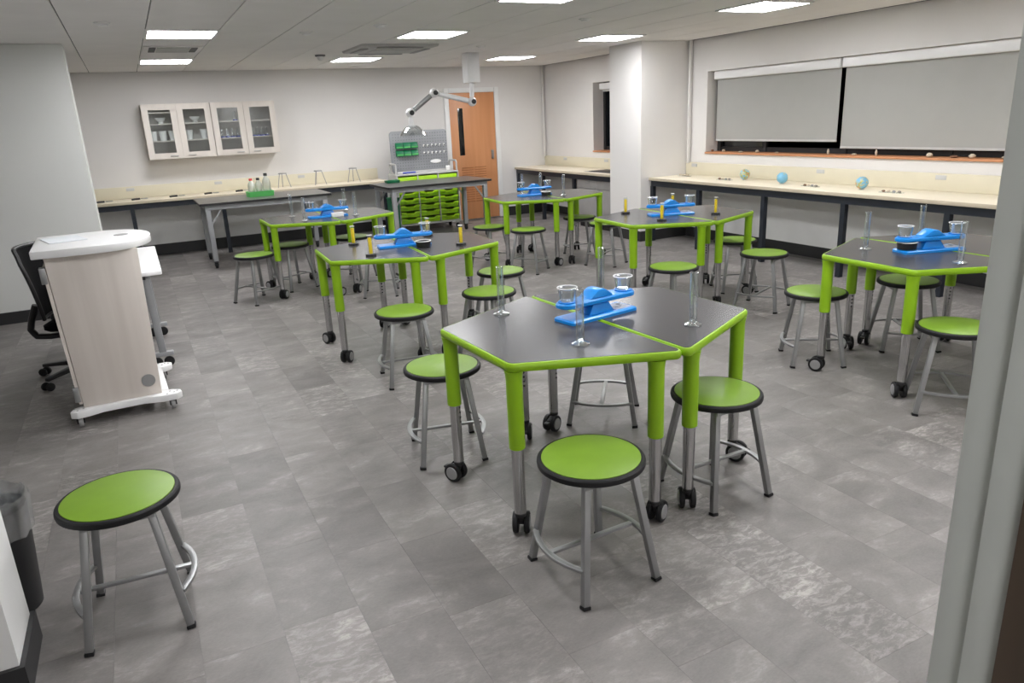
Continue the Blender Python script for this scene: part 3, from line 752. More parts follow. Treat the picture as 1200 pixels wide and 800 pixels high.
# ================================================================== THINGS ON THE TABLES
def make_cylinder():
    t = thing('measuring_cylinder', (0, 0, 0))
    MB().lathe([(0.0165, 0.012), (0.0165, 0.222), (0.0185, 0.226), (0.0165, 0.228), (0.0150, 0.224), (0.0147, 0.018), (0.002, 0.016)], 20).build('tube', 'glass', t)
    MB().lathe([(0.036, 0.0), (0.036, 0.005), (0.024, 0.010), (0.017, 0.013), (0.002, 0.0135)], 24).build('foot', 'glass', t)
    return t
CK = Kind(make_cylinder)
def make_vial_stand():
    t = thing('yellow_vial', (0, 0, 0))
    MB().lathe([(0.040, 0), (0.040, 0.012), (0.036, 0.016), (0.001, 0.016)], 8).build('base', 'black', t)
    MB().box(-0.011, 0.011, -0.009, 0.009, 0.0165, 0.128).build('yellow_scale', 'yellow', t, bevel=0.002)
    MB().lathe([(0.017, 0.0165), (0.017, 0.14), (0.0155, 0.14), (0.0155, 0.0165)], 16, closed=True).build('tube', 'vial_glass', t)
    MB().lathe([(0.018, 0.1402), (0.018, 0.146), (0.001, 0.147)], 16).build('cap', 'plastic_grey', t)
    return t
VK = Kind(make_vial_stand)
def stadium(L_, r, n=10, ex=1.0):
    out = []
    for i in range(n + 1):
        a = -PI / 2 + PI * i / n; out.append((L_ / 2 - r + r * math.cos(a), r * ex * math.sin(a)))
    for i in range(n + 1):
        a = PI / 2 + PI * i / n; out.append((-L_ / 2 + r + r * math.cos(a), r * ex * math.sin(a)))
    return out
TILT = math.radians(-0.5)
def make_balance():
    t = thing('balance_scale', (0, 0, 0))
    q = round_poly([(-0.195, -0.068), (0.195, -0.068), (0.195, 0.068), (-0.195, 0.068)], 0.012, 4)
    q2 = inset_poly(q, 0.008)
    MB().loops([[(x, y, 0) for x, y in q], [(x, y, 0.012) for x, y in q], [(x, y, 0.018) for x, y in q2]]).build('base', 'blue', t)
    MB().loops([[(x, y, 0.0182) for x, y in ((-.075, -.04), (.075, -.04), (.075, .04), (-.075, .04))], [(x, y, 0.0655) for x, y in ((-.045, -.032), (.045, -.032), (.045, .032), (-.045, .032))]]).build('pedestal', 'blue', t, bevel=0.004)
    c = MB().box(0.082, 0.178, -0.045, 0.045, 0.0183, 0.0195).build('label_card', 'card', t)
    MB().box(0.10, 0.14, -0.02, -0.015, 0.0196, 0.0199).box(0.10, 0.16, -0.005, 0.0, 0.0196, 0.0199).cyl((0.155, 0.02, 0.0196), (0.155, 0.02, 0.0199), 0.012, n=12).build('print', 'ink', c)
    R_ = Matrix.Translation((0, 0, 0.078)) @ Matrix.Rotation(-TILT, 4, 'Y')
    b = MB(); o_ = stadium(0.44, 0.05); i1 = stadium(0.428, 0.044)
    b.loops([[(x, y, -0.012) for x, y in i1], [(x, y, -0.008) for x, y in o_], [(x, y, 0.006) for x, y in o_], [(x, y, 0.012) for x, y in i1]])
    bm_ = b.xform(R_).build('beam', 'blue', t)
    for s in (-1, 1):
        tr = MB().lathe([(0.040, 0.0122), (0.0415, 0.0165), (0.038, 0.0165), (0.037, 0.0128), (0.002, 0.0126)], 20, (s * 0.168, 0, 0)); tr.xform(R_).build('tray_ring', 'blue', bm_)
    hb = MB().loops([[(x, -0.042, z) for x, z in ((-.07, .0125), (.07, .0125), (.026, .044), (.012, .050), (-.012, .050), (-.026, .044))], [(x, 0.042, z) for x, z in ((-.07, .0125), (.07, .0125), (.026, .044), (.012, .050), (-.012, .050), (-.026, .044))]])
    hb.xform(R_).build('pivot_hood', 'blue', t, bevel=0.004)
    return t
BK = Kind(make_balance)
def make_beaker():
    t = thing('clear_cup', (0, 0, 0))
    MB().lathe([(0.030, 0.0), (0.033, 0.002), (0.041, 0.055), (0.044, 0.057), (0.043, 0.059), (0.0395, 0.056), (0.031, 0.004), (0.002, 0.003)], 24).build('cup_wall', 'glass', t)
    MB().tube([(0.0435 * math.cos(2 * PI * i / 28), 0.0435 * math.sin(2 * PI * i / 28), 0.0615) for i in range(28)], 0.0022, 6, True).build('cup_rim', M['white_gloss'], t)
    return t
KK = Kind(make_beaker)
def make_blackdish():
    t = thing('black_dish', (0, 0, 0))
    MB().lathe([(0.035, 0), (0.052, 0.004), (0.056, 0.042), (0.052, 0.042), (0.047, 0.006), (0.002, 0.005)], 24).build('bowl', 'black', t)
    MB().lathe([(0.0585, 0.0422), (0.0585, 0.047), (0.050, 0.047), (0.050, 0.0422)], 24, closed=True).build('white_rim', 'porcelain', t)
    return t
DK = Kind(make_blackdish)
tn = {1: 'nearest table', 2: 'middle lectern side table', 3: 'rear table nearest the cabinets', 4: 'rear table nearest the wooden door', 5: 'table before the column', 6: 'table beside the door jamb'}
bal = {1: (1.764, 2.688, 9), 2: (1.716, 5.195, -8), 3: (1.701, 7.504, 0), 4: (4.131, 7.562, -3), 5: (4.131, 5.093, -18), 6: (4.150, 2.722, -18)}
for k, (x, y, a) in bal.items():
    a = math.radians(a)
    BK.place((x, y, ZT + 0.0005), a, 'blue seesaw balance scale on the %s' % tn[k], 'balance scale', 'blue balance scales')
    for s, side in ((-1, 'left'), (1, 'right')):
        z = ZT + 0.0785 + 0.0172 + s * 0.168 * math.sin(TILT)
        KK.place((x + s * 0.168 * math.cos(a), y + s * 0.168 * math.sin(a), z), 0, 'clear plastic cup, %s end of balance on %s' % (side, tn[k]), 'cup', 'clear cups on the balances')
cyls = {1: [((1.423, 2.966), 'rear left'), ((1.471, 2.358), 'front left'), ((2.005, 2.314), 'front right'), ((2.043, 3.062), 'rear right')],
        3: [((1.407, 7.825), 'rear left'), ((1.439, 7.356), 'front left'), ((1.967, 7.421), 'front right'), ((2.002, 7.970), 'rear right')],
        4: [((4.352, 7.269), 'front right'), ((4.082, 7.776), 'rear left'), ((4.335, 7.776), 'rear right')],
        6: [((3.929, 2.983), 'left'), ((4.374, 2.935), 'rear'), ((3.944, 2.401), 'front')]}
for k, l in cyls.items():
    for (x, y), nm in l: CK.place((x, y, ZT + 0.0005), 0, 'clear glass measuring cylinder, %s one on the %s' % (nm, tn[k]), 'cylinder', 'measuring cylinders')
vials = {2: [((1.386, 4.938), 'front left'), ((1.418, 5.502), 'rear left'), ((2.024, 5.502), 'rear right'), ((2.062, 4.922), 'front right')],
         5: [((3.835, 4.841), 'front'), ((3.888, 5.424), 'left'), ((4.346, 5.335), 'rear'), ((4.392, 4.819), 'right')]}
for k, l in vials.items():
    for (x, y), nm in l: VK.place((x, y, ZT + 0.0005), random.uniform(0, 6), 'yellow scaled vial on black base, %s one on the %s' % (nm, tn[k]), 'vial', 'yellow vials')
DK.place((1.812, 5.040, ZT + 0.0005), 0, 'black dish with white rim beside balance on the middle lectern side table', 'dish', 'black dishes')
DK.place((4.199, 7.407, ZT + 0.0005), 0, 'black dish with white rim on the rear table nearest the wooden door', 'dish', 'black dishes')
DK.place((4.010, 2.768, ZT + 0.019), 0, 'black dish with white rim on balance base beside the door jamb', 'dish', 'black dishes')
t = thing('white_box', (1.779, 7.416, ZT + 0.0005), 0.05, 'small white box beside balance on rear table nearest the cabinets', 'box')
MB().box(-0.06, 0.06, -0.02, 0.02, 0, 0.035).build('carton', 'white_gloss', t, bevel=0.003)
MB().box(-0.061, 0.061, -0.021, 0.021, 0.0352, 0.043).build('lid', 'white', t, bevel=0.002)

# ================================================================== GREY DESKS
def desk(x0, x1, lab):
    y0, y1, z = 9.58, 10.50, 0.80
    t = thing('lab_desk', ((x0 + x1) / 2, (y0 + y1) / 2, 0), label=lab, cat='desk', group='grey framed lab desks'); a = (x1 - x0) / 2; b = (y1 - y0) / 2
    q = round_poly([(-a, -b), (a, -b), (a, b), (-a, b)], 0.03, 4)
    MB().prism(inset_poly(q, 0.002), z - 0.004, z).build('desktop', 'desk_top', t)
    MB().prism(q, z - 0.027, z - 0.0042).build('desk_edge', 'desk_edge', t)
    f = MB().box(-a + 0.06, a - 0.06, -b + 0.05, -b + 0.09, z - 0.085, z - 0.028).box(-a + 0.06, a - 0.06, b - 0.09, b - 0.05, z - 0.085, z - 0.028)
    f.box(-a + 0.06, -a + 0.10, -b + 0.09, b - 0.09, z - 0.085, z - 0.028).box(a - 0.10, a - 0.06, -b + 0.09, b - 0.09, z - 0.085, z - 0.028)
    f.build('top_frame', 'desk_steel', t)
    for sx in (-1, 1):
        for sy in (-1, 1):
            lx, ly = sx * (a - 0.09), sy * (b - 0.08)
            l = MB().box(lx - 0.03, lx + 0.03, ly - 0.03, ly + 0.03, 0.09, z - 0.0855).build('leg', 'desk_steel', t, bevel=0.004)
            MB().bar((lx - sx * 0.031, ly, z - 0.25), (lx - sx * 0.15, ly, z - 0.09), 0.02, 0.02).build('brace', 'desk_steel', l)
            w_ = MB().cyl((lx - 0.016, ly, 0.036), (lx + 0.016, ly, 0.036), 0.036, n=20).build('caster_wheel', 'rubber', l, bevel=0.005)
            MB().box(lx - 0.022, lx - 0.017, ly - 0.015, ly + 0.02, 0.03, 0.089).box(lx + 0.017, lx + 0.022, ly - 0.015, ly + 0.02, 0.03, 0.089).box(lx - 0.022, lx + 0.022, ly - 0.02, ly + 0.02, 0.076, 0.0895).build('caster_bracket', 'black', l)
desk(0.66, 2.26, 'grey framed desk below the wall cabinets holding the green bottle tray')
desk(3.02, 4.56, 'grey framed desk in front of the pegboard and green tray unit')

# bottles in a green tray on the first desk
t = thing('bottle_tray', (1.44, 10.05, 0.8005), 0.08, 'mint green plastic tray holding bottles on the grey desk', 'tray')
q = round_poly([(-0.16, -0.11), (0.16, -0.11), (0.16, 0.11), (-0.16, 0.11)], 0.02, 4); q2 = inset_poly(q, 0.012); q0 = inset_poly(q, 0.006)
MB().loops([[(x, y, 0) for x, y in q0], [(x, y, 0.065) for x, y in q], [(x, y, 0.065) for x, y in q2], [(x, y, 0.01) for x, y in q2]]).build('tray_body', 'green_mint', t)
def make_bottle(cap):
    def f():
        t = thing('squeeze_bottle', (0, 0, 0))
        MB().lathe([(0.043, 0), (0.047, 0.006), (0.047, 0.12), (0.042, 0.15), (0.022, 0.178), (0.018, 0.19), (0.0175, 0.191)], 20).build('bottle_body', 'bottle', t)
        MB().lathe([(0.022, 0.1912), (0.022, 0.212), (0.018, 0.218), (0.001, 0.219)], 16).build('cap', cap, t)
        return t
    return f
for x, y, c, lab in ((1.345, 10.04, 'cap_red', 'red capped milky bottle at left of the green tray'), (1.44, 10.08, 'black', 'dark capped milky bottle in middle of the green tray'), (1.535, 10.05, 'black', 'tallest dark capped bottle at right of the green tray')):
    o = Kind(make_bottle(c)).place((x, y, 0.811), 0, lab, 'bottle', 'bottles in the green tray')
    if 'tallest' in lab: o.scale = (1.1, 1.1, 1.25)

# ================================================================== TRAY TROLLEY WITH PEGBOARD
t = thing('tray_trolley', (4.0, 10.86, 0), label='rolling storage trolley with lime green trays and grey pegboard', cat='trolley')
fx, fy = 0.50, 0.20
f = MB().box(-fx, -fx + 0.018, -fy, fy, 0.11, 0.86).box(fx - 0.018, fx, -fy, fy, 0.11, 0.86).box(-fx + 0.018, fx - 0.018, -fy, fy, 0.11, 0.135)
f.box(-fx + 0.018, fx - 0.018, fy - 0.015, fy, 0.135, 0.845)
f.build('carcass', 'plastic_grey', t)
MB().box(-fx, fx, -fy, fy, 0.8605, 0.88).build('top_shelf', 'plastic_grey', t, bevel=0.003)
for x in (-0.165, 0.165): MB().box(x - 0.008, x + 0.008, -fy + 0.005, fy - 0.016, 0.1355, 0.86).build('divider', 'plastic_grey', t)
cw = 0.30
def tray_mesh(h):
    m_ = MB(); w = cw / 2
    m_.box(-w, w, -0.17, 0.16, 0.0, h - 0.03)
    # moulded front lip with a dip in the middle
    xs = [-w, -w * 0.55, -w * 0.35, w * 0.35, w * 0.55, w]; zs = [h, h, h - 0.022, h - 0.022, h, h]
    lo = [(x, -0.205, z - 0.034) for x, z in zip(xs, zs)]; hi = [(x, -0.205, z) for x, z in zip(xs, zs)]
    lo2 = [(x, -0.171, z - 0.034) for x, z in zip(xs, zs)]; hi2 = [(x, -0.171, z) for x, z in zip(xs, zs)]
    m_.loops([lo + hi[::-1], lo2 + hi2[::-1]])
    me = m_.mesh('tray', bevel=0.004); me.materials.append(M['green_tray']); return me
tmesh = tray_mesh(0.085)
dm = MB().box(-cw / 2, cw / 2, -0.19, 0.16, 0, 0.205).mesh('deep_tray', bevel=0.006); dm.materials.append(M['green_tray'])
for cx in (-0.328, 0.0, 0.328):
    for k in range(5):
        o = bpy.data.objects.new('tray', tmesh); COL.objects.link(o); o.parent = t; o.location = (cx * 0.985, 0, 0.14 + k * 0.097)
    o = bpy.data.objects.new('deep_tray', dm); COL.objects.link(o); o.parent = t; o.location = (cx * 0.985, 0, 0.635)
for sx in (-1, 1):
    for sy in (-1, 1):
        MB().cyl((sx * 0.45 - 0.016, sy * 0.16, 0.04), (sx * 0.45 + 0.016, sy * 0.16, 0.04), 0.04, n=18).build('caster_wheel', 'rubber', t, bevel=0.006)
        MB().box(sx * 0.45 - 0.024, sx * 0.45 + 0.024, sy * 0.16 - 0.02, sy * 0.16 + 0.02, 0.082, 0.1095).build('caster_bracket', 'plastic_grey', t)
    hp = [(sx * 0.49, -0.16, 0.8805), (sx * 0.49, -0.16, 1.0), (sx * 0.49, -0.14, 1.03), (sx * 0.49, 0.10, 1.03), (sx * 0.49, 0.12, 1.0), (sx * 0.49, 0.12, 0.8805)]
    MB().tube(hp, 0.013, 10).build('handle', 'plastic_grey', t)
MB().box(-0.40, 0.42, 0.03, 0.05, 0.8805, 0.91).build('pen_rail', 'plastic_grey', t)
pb_ = MB(); q = round_poly([(-0.47, 0.885), (0.45, 0.885), (0.45, 1.50), (-0.47, 1.50)], 0.05, 5)
pb_.loops([[(x, 0.06, z) for x, z in q], [(x, 0.085, z) for x, z in q]])
pb = pb_.build('pegboard', 'pegboard', t, bevel=0.003)
ph = MB()
for i in range(21):
    for j in range(13): ph.box(-0.42 + i * 0.0425 - 0.005, -0.42 + i * 0.0425 + 0.005, 0.0585, 0.0599, 0.95 + j * 0.042 - 0.005, 0.95 + j * 0.042 + 0.005)
o = ph.build('peg_hole', 'peg_hole', pb, smooth=False); o['kind'] = 'stuff'
# bins and tools on the board (they lift off)
def make_bin():
    m_ = MB(); s = [(-0.055, 0.0), (-0.05, 0.045), (-0.03, 0.075), (0.0, 0.09), (0.0, 0.0)]
    m_.loops([[(-0.056, y, z) for y, z in s], [(0.056, y, z) for y, z in s]])
    t_ = thing('parts_bin', (0, 0, 0)); m_.build('bin_body', 'green_bin', t_, bevel=0.003)
    MB().box(-0.05, 0.05, -0.058, -0.0555, 0.012, 0.03).build('label_strip', 'green_mint', t_)
    return t_
PK = Kind(make_bin)
for r, z in enumerate((1.245, 1.135)):
    for c in range(3):
        PK.place((3.66 + c * 0.118, 10.918, z), 0, 'dark green parts bin, %s of %s row on the grey pegboard' % (['left', 'middle', 'right'][c], ['upper', 'lower'][r]), 'bin', 'green bins on the pegboard')
def make_hook():
    t_ = thing('peg_hook', (0, 0, 0))
    MB().box(-0.012, 0.012, -0.012, 0.0, 0.0, 0.035).build('clip', 'porcelain', t_, bevel=0.003)
    MB().tube([(0, -0.012, 0.012), (0, -0.04, 0.008), (0, -0.045, 0.02)], 0.005, 6).build('hook', 'black', t_)
    return t_
HK = Kind(make_hook)
for r, z in enumerate((1.255, 1.145)):
    for c in range(6): HK.place((4.06 + c * 0.066, 10.918, z), 0, 'small black and white tool hook in %s row on the pegboard' % ['upper', 'lower'][r], 'hook', 'tool hooks on the pegboard, %s row' % ['upper', 'lower'][r])
m_ = MB().lathe([(0.09, 0), (0.085, 0.012), (0.001, 0.016)], 28); m_.xform(Matrix.Rotation(PI / 2, 4, 'X') @ Matrix.Scale(0.32, 4, (0, 1, 0)))
o = m_.build('white_disc', 'porcelain'); o.location = (4.24, 10.918, 1.03); tag(o, 'white oval plate fixed low on the grey pegboard', 'plate')
o = MB().box(-0.035, 0.035, -0.015, 0, 0, 0.075).build('white_box', 'porcelain', bevel=0.004); o.location = (4.40, 10.84, 0.8805); tag(o, 'small white box at right end of the trolley shelf', 'box')
for i, (x, c, lab) in enumerate(((3.70, 'blue_ink', 'blue marker lying on the trolley shelf, left one'), (3.80, 'blue_ink', 'blue marker lying on the trolley shelf, right one'), (3.62, 'porcelain', 'white marker lying on the trolley shelf'))):
    t_ = thing('marker_pen', (x, 10.80 + 0.01 * i, 0.8815), 0.1, lab, 'marker')
    MB().cyl((-0.05, 0, 0.012), (0.03, 0, 0.012), 0.011, n=12).build('barrel', c, t_)
    MB().cyl((0.0305, 0, 0.012), (0.06, 0, 0.012), 0.012, 0.010, n=12).build('cap', c, t_)
# green tray hanging at the left of the trolley and tray on the bench end
t = thing('green_tub', (3.40, 10.62, 0.0), label='dark green plastic tub standing beside the tray trolley', cat='tub')
q = round_poly([(-0.07, -0.10), (0.07, -0.10), (0.07, 0.10), (-0.07, 0.10)], 0.02, 4); q2 = inset_poly(q, 0.01); q0 = inset_poly(q, 0.015)
MB().loops([[(x, y, 0) for x, y in q0], [(x, y, 0.55) for x, y in q], [(x, y, 0.55) for x, y in q2], [(x, y, 0.02) for x, y in q2]]).build('tub_body', 'green_bin', t)
MB().tube([(x, y, 0.555) for x, y in q], 0.008, 6, True).build('tub_rim', 'green_bin', t)
t = thing('green_tray', (3.33, 10.36, 0.8005), label='shallow dark green tray on the left end of pegboard desk', cat='tray')
q = round_poly([(-0.10, -0.08), (0.10, -0.08), (0.10, 0.08), (-0.10, 0.08)], 0.02, 4); q2 = inset_poly(q, 0.01)
MB().loops([[(x, y, 0) for x, y in q2], [(x, y, 0.035) for x, y in q], [(x, y, 0.035) for x, y in q2], [(x, y, 0.01) for x, y in inset_poly(q2, .005)]]).build('tray_body', 'green_bin', t)
MB().box(-0.03, 0.03, -0.088, -0.0795, 0.012, 0.024).build('tray_lip', 'green_bin', t)

# ================================================================== EXTRACTION ARM
t = thing('extraction_arm', (4.11, 9.1, HC), label='white jointed fume extraction arm hanging from the ceiling', cat='extraction arm')
MB().box(-0.085, 0.085, -0.085, 0.085, -0.36, -0.001).build('ceiling_box', 'white_gloss', t, bevel=0.006)
def P3(x, z, y=9.1): return (x - 4.11, y - 9.1, z - HC)
E1, E2, E3, E4 = P3(4.10, 1.84), P3(3.60, 1.965, 9.15), P3(3.28, 1.735, 9.2), P3(3.27, 1.59, 9.2)
MB().cyl(P3(4.11, 2.069), (E1[0], E1[1], E1[2] + 0.06), 0.03, n=16).build('drop_tube', 'white_gloss', t)
def seg(a, b, r, nm, m_):
    A = Vector(a); B = Vector(b); d_ = (B - A).normalized(); MB().cyl(A + d_ * 0.06, B - d_ * 0.06, r, n=16).build(nm, m_, t)
seg(E1, E2, 0.032, 'lower_tube', 'white_gloss'); seg(E2, E3, 0.032, 'upper_tube', 'steel')
for e in (E1, E2, E3):
    j = MB().sphere(e, 0.058, 1, 16, 10).build('joint', 'white_gloss', t)
    MB().cyl((e[0], e[1] - 0.066, e[2]), (e[0], e[1] - 0.05, e[2]), 0.03, n=16).build('joint_knob', 'black', j)
MB().cyl((E3[0], E3[1], E3[2] - 0.05), (E3[0], E3[1], E3[2] - 0.15), 0.03, 0.034, n=16).build('hood_neck', 'white_gloss', t)
hz = E3[2] - 0.15
MB().lathe([(0.045, 0.0), (0.10, -0.03), (0.155, -0.09), (0.175, -0.125), (0.172, -0.126), (0.152, -0.093), (0.098, -0.034), (0.04, -0.005)], 28, (E3[0] + 0.01, E3[1], hz)).build('hood', 'glass', t)
MB().lathe([(0.05, 0.004), (0.05, -0.008), (0.035, -0.008), (0.035, 0.004)], 20, (E3[0] + 0.01, E3[1], hz), closed=True).build('hood_collar', 'white_gloss', t)

# ================================================================== LECTERN
t = thing('lectern', (-0.27, 4.74, 0), math.radians(2), 'whitewashed wooden lectern with rounded white top on casters', 'lectern')
pn = MB().loops([[(x, 0.0, z) for x, z in ((-0.215, 0.105), (0.205, 0.105), (0.225, 1.0), (-0.245, 1.0))], [(x, 0.022, z) for x, z in ((-0.215, 0.105), (0.205, 0.105), (0.225, 1.0), (-0.245, 1.0))]])
pn.build('side_panel', 'podium', t, bevel=0.002)
MB().loops([[(x, 0.60, z) for x, z in ((-0.215, 0.105), (0.205, 0.105), (0.225, 1.0), (-0.245, 1.0))], [(x, 0.622, z) for x, z in ((-0.215, 0.105), (0.205, 0.105), (0.225, 1.0), (-0.245, 1.0))]]).build('side_panel', 'podium', t, bevel=0.002)
MB().box(0.17, 0.19, 0.0225, 0.5995, 0.12, 0.98).build('front_panel', 'podium', t)
MB().box(-0.20, 0.165, 0.0225, 0.5995, 0.50, 0.52).build('inner_shelf', 'podium', t)
dr = MB().loops([[(x, 0.004, z) for x, z in ((-0.236, 0.13), (-0.218, 0.13), (-0.2465, 0.94), (-0.2645, 0.94))], [(x, 0.598, z) for x, z in ((-0.236, 0.13), (-0.218, 0.13), (-0.2465, 0.94), (-0.2645, 0.94))]]).build('cabinet_door', 'podium', t)
for z, x in ((0.90, -0.266), (0.19, -0.241)):
    MB().box(x - 0.012, x + 0.018, -0.008, 0.05, z - 0.045, z + 0.045).build('hinge', 'steel', t, bevel=0.002)
MB().cyl((0.145, -0.0062, 0.20), (0.145, -0.0005, 0.20), 0.038, n=28).build('cable_grommet', 'hub', t)
# D shaped top
top = [(-0.29, -0.03)]
top = []
for i in range(25):
    a = -PI / 2 + PI * i / 24; top.append((0.02 + 0.30 * math.cos(a) ** 0.8 if math.cos(a) > 0 else 0.02, 0.31 + 0.37 * math.sin(a)))
poly = [(-0.30, 0.68), (-0.30, -0.06)] + top[1:-1]
poly = [(-0.30, 0.66), (-0.30, -0.04), (-0.05, -0.06)] + [(x, y) for x, y in top if x > 0.03] + [(-0.05, 0.68)]
MB().prism(poly, 1.0005, 1.045).build('lectern_top', 'white_gloss', t, bevel=0.006)
MB().lathe([(0.04, 1.0452), (0.04, 1.048), (0.001, 1.048)], 24, (0.16, 0.34, 0)).build('desk_grommet', 'hub', t)
o = MB().box(-0.10, 0.10, -0.14, 0.14, 0.0, 0.004).build('paper_sheet', 'card'); o.location = (-0.43, 5.12, 1.046); o.rotation_euler = (0, 0, 0.25); tag(o, 'loose white papers lying on the lectern top', 'paper')
# base: two shaped feet joined by a bar
def foot(y):
    pl = [(-0.29, -0.035), (-0.255, -0.06), (-0.20, -0.055), (-0.12, -0.025), (0.10, -0.025), (0.20, -0.06), (0.285, -0.06), (0.315, -0.03), (0.31, 0.01), (0.27, 0.04), (0.20, 0.055), (-0.2, 0.06), (-0.27, 0.03)]
    s = 1 if y < 0.3 else -1
    P = [(x, s * yy + y) for x, yy in pl]
    if s < 0: P = P[::-1]
    return P
for y in (0.0, 0.62):
    fo = MB().prism(foot(y), 0.062, 0.104).build('base_foot', 'white_gloss', t, bevel=0.006)
    s = 1 if y < 0.3 else -1
    for x in (-0.245, 0.255):
        yy = y - s * 0.02
        MB().cyl((x - 0.012, yy, 0.030), (x + 0.012, yy, 0.030), 0.030, n=18).build('caster_wheel', 'hub', fo, bevel=0.004)
        MB().box(x + 0.013, x + 0.02, yy - 0.014, yy + 0.014, 0.025, 0.0615).box(x - 0.02, x - 0.013, yy - 0.014, yy + 0.014, 0.025, 0.0615).build('caster_bracket', 'black', fo)
    for dx, dy in ((-0.27, 0.01), (-0.25, -0.03), (-0.22, -0.01), (0.23, -0.04), (0.27, -0.03), (0.25, 0.0), (0.29, -0.01)):
        MB().cyl((dx, y + s * dy, 0.1042), (dx, y + s * dy, 0.1055), 0.006, n=10).build('bolt', 'hub', fo)
MB().box(0.206, 0.245, 0.056, 0.564, 0.07, 0.104).build('base_bar', 'white_gloss', t, bevel=0.003)

# teacher desk behind the lectern
t = thing('teacher_desk', (-0.26, 6.17, 0), label='white topped flip desk on casters behind the lectern', cat='desk')
MB().prism(round_poly([(-0.25, -0.66), (0.33, -0.66), (0.33, 0.66), (-0.25, 0.66)], 0.02, 4), 0.70, 0.728).build('desktop', 'white_gloss', t, bevel=0.004)
MB().box(-0.22, 0.22, -0.50, -0.45, 0.65, 0.6995).box(-0.22, 0.22, 0.45, 0.50, 0.65, 0.6995).build('under_frame', 'black', t)
for y in (-0.48, 0.48):
    l = MB().bar((0.24, y, 0.11), (0.22, y, 0.66), 0.05, 0.03, (0, 1, 0)).build('leg', 'desk_steel', t, bevel=0.004)
    MB().box(0.155, 0.31, y - 0.025, y + 0.025, 0.08, 0.109).build('foot_bar', 'desk_steel', l, bevel=0.004)
    for x in (0.195, 0.272): MB().cyl((x, y - 0.015, 0.0355), (x, y + 0.015, 0.0355), 0.0355, n=18).build('caster_wheel', 'rubber', l, bevel=0.005)

# ================================================================== OFFICE CHAIR
CH = (-0.49, 5.82, 0)
t = thing('office_chair', CH, math.radians(-20), 'black mesh back swivel office chair behind the lectern', 'office chair'); t.scale = (1, 1, 0.94)   # faces local +x
for k in range(5):
    a = math.radians(171 + 72 * k); c_, s_ = math.cos(a), math.sin(a)
    l = MB().loops([[(0.03 * c_ - 0.028 * s_, 0.03 * s_ + 0.028 * c_, 0.13), (0.03 * c_ + 0.028 * s_, 0.03 * s_ - 0.028 * c_, 0.13), (0.03 * c_ + 0.028 * s_, 0.03 * s_ - 0.028 * c_, 0.09), (0.03 * c_ - 0.028 * s_, 0.03 * s_ + 0.028 * c_, 0.09)],
                    [(0.355 * c_ - 0.016 * s_, 0.355 * s_ + 0.016 * c_, 0.092), (0.355 * c_ + 0.016 * s_, 0.355 * s_ - 0.016 * c_, 0.092), (0.355 * c_ + 0.016 * s_, 0.355 * s_ - 0.016 * c_, 0.068), (0.355 * c_ - 0.016 * s_, 0.355 * s_ + 0.016 * c_, 0.068)]]).build('base_spoke', 'black', t, bevel=0.004)
    for s in (-1, 1):
        px, py = 0.355 * c_ - s * 0.014 * s_, 0.355 * s_ + s * 0.014 * c_; qx, qy = px - s * 0.018 * s_, py + s * 0.018 * c_
        MB().cyl((px, py, 0.03), (qx, qy, 0.03), 0.03, n=16).build('caster_wheel', 'rubber', l, bevel=0.004)
MB().cyl((0, 0, 0.085), (0, 0, 0.25), 0.032, n=16).build('column_cover', 'black', t)
MB().cyl((0, 0, 0.2505), (0, 0, 0.36), 0.018, n=16).build('gas_column', 'steel', t)
MB().box(-0.12, 0.12, -0.09, 0.09, 0.3605, 0.40).build('tilt_mechanism', 'black', t, bevel=0.01)
MB().tube([(0.02, -0.095, 0.375), (0.02, -0.20, 0.365), (0.01, -0.26, 0.335)], 0.008, 8).build('lever', 'black', t)
q = round_poly([(-0.17, -0.23), (0.26, -0.24), (0.26, 0.24), (-0.17, 0.23)], 0.07, 5)
MB().loops([[(x, y, 0.4005) for x, y in inset_poly(q, 0.03)], [(x, y, 0.42) for x, y in q], [(x, y, 0.45) for x, y in q], [(x, y, 0.468) for x, y in inset_poly(q, 0.03)]]).build('seat', 'mesh_black', t)
# backrest: curved mesh panel inside a frame
def back_pt(u, v, off=0.0):      # u -1..1 across, v 0..1 up
    w = 0.235 * (0.90 + 0.10 * math.sin(PI * min(v * 1.1, 1))) * (1 - 0.12 * max(0, v - 0.8) / 0.2)
    y = u * w; z = 0.50 + 0.50 * v
    x = -0.185 - 0.10 * v + 0.03 * math.sin(PI * v) + 0.05 * u * u + off
    return (x, y, z)
def grid(off0, off1, nu=12, nv=12):
    m_ = MB(); vs = []; fs = []
    for o_ in (off0, off1):
        for j in range(nv + 1):
            for i in range(nu + 1): vs.append(back_pt(-1 + 2 * i / nu, j / nv, o_))
    n1 = (nu + 1) * (nv + 1)
    for j in range(nv):
        for i in range(nu):
            a = j * (nu + 1) + i; fs.append((a, a + 1, a + nu + 2, a + nu + 1)); fs.append((n1 + a, n1 + a + nu + 1, n1 + a + nu + 2, n1 + a + 1))
    ring = [j for j in range(nu + 1)] + [(nu + 1) * (j + 1) - 1 for j in range(1, nv + 1)] + [nv * (nu + 1) + nu - i for i in range(1, nu + 1)] + [(nv - j) * (nu + 1) for j in range(1, nv)]
    for i in range(len(ring)):
        a, b2 = ring[i], ring[(i + 1) % len(ring)]; fs.append((a, b2, n1 + b2, n1 + a))
    return m_.add(vs, fs)
grid(-0.006, 0.006).build('backrest', 'mesh_black', t)
rim = [back_pt(-1 + 2 * i / 10, 0) for i in range(11)] + [back_pt(1, j / 10) for j in range(1, 11)] + [back_pt(1 - 2 * i / 10, 1) for i in range(1, 11)] + [back_pt(-1, 1 - j / 10) for j in range(1, 10)]
MB().tube(rim, 0.014, 8, True).build('back_frame', 'black', t)
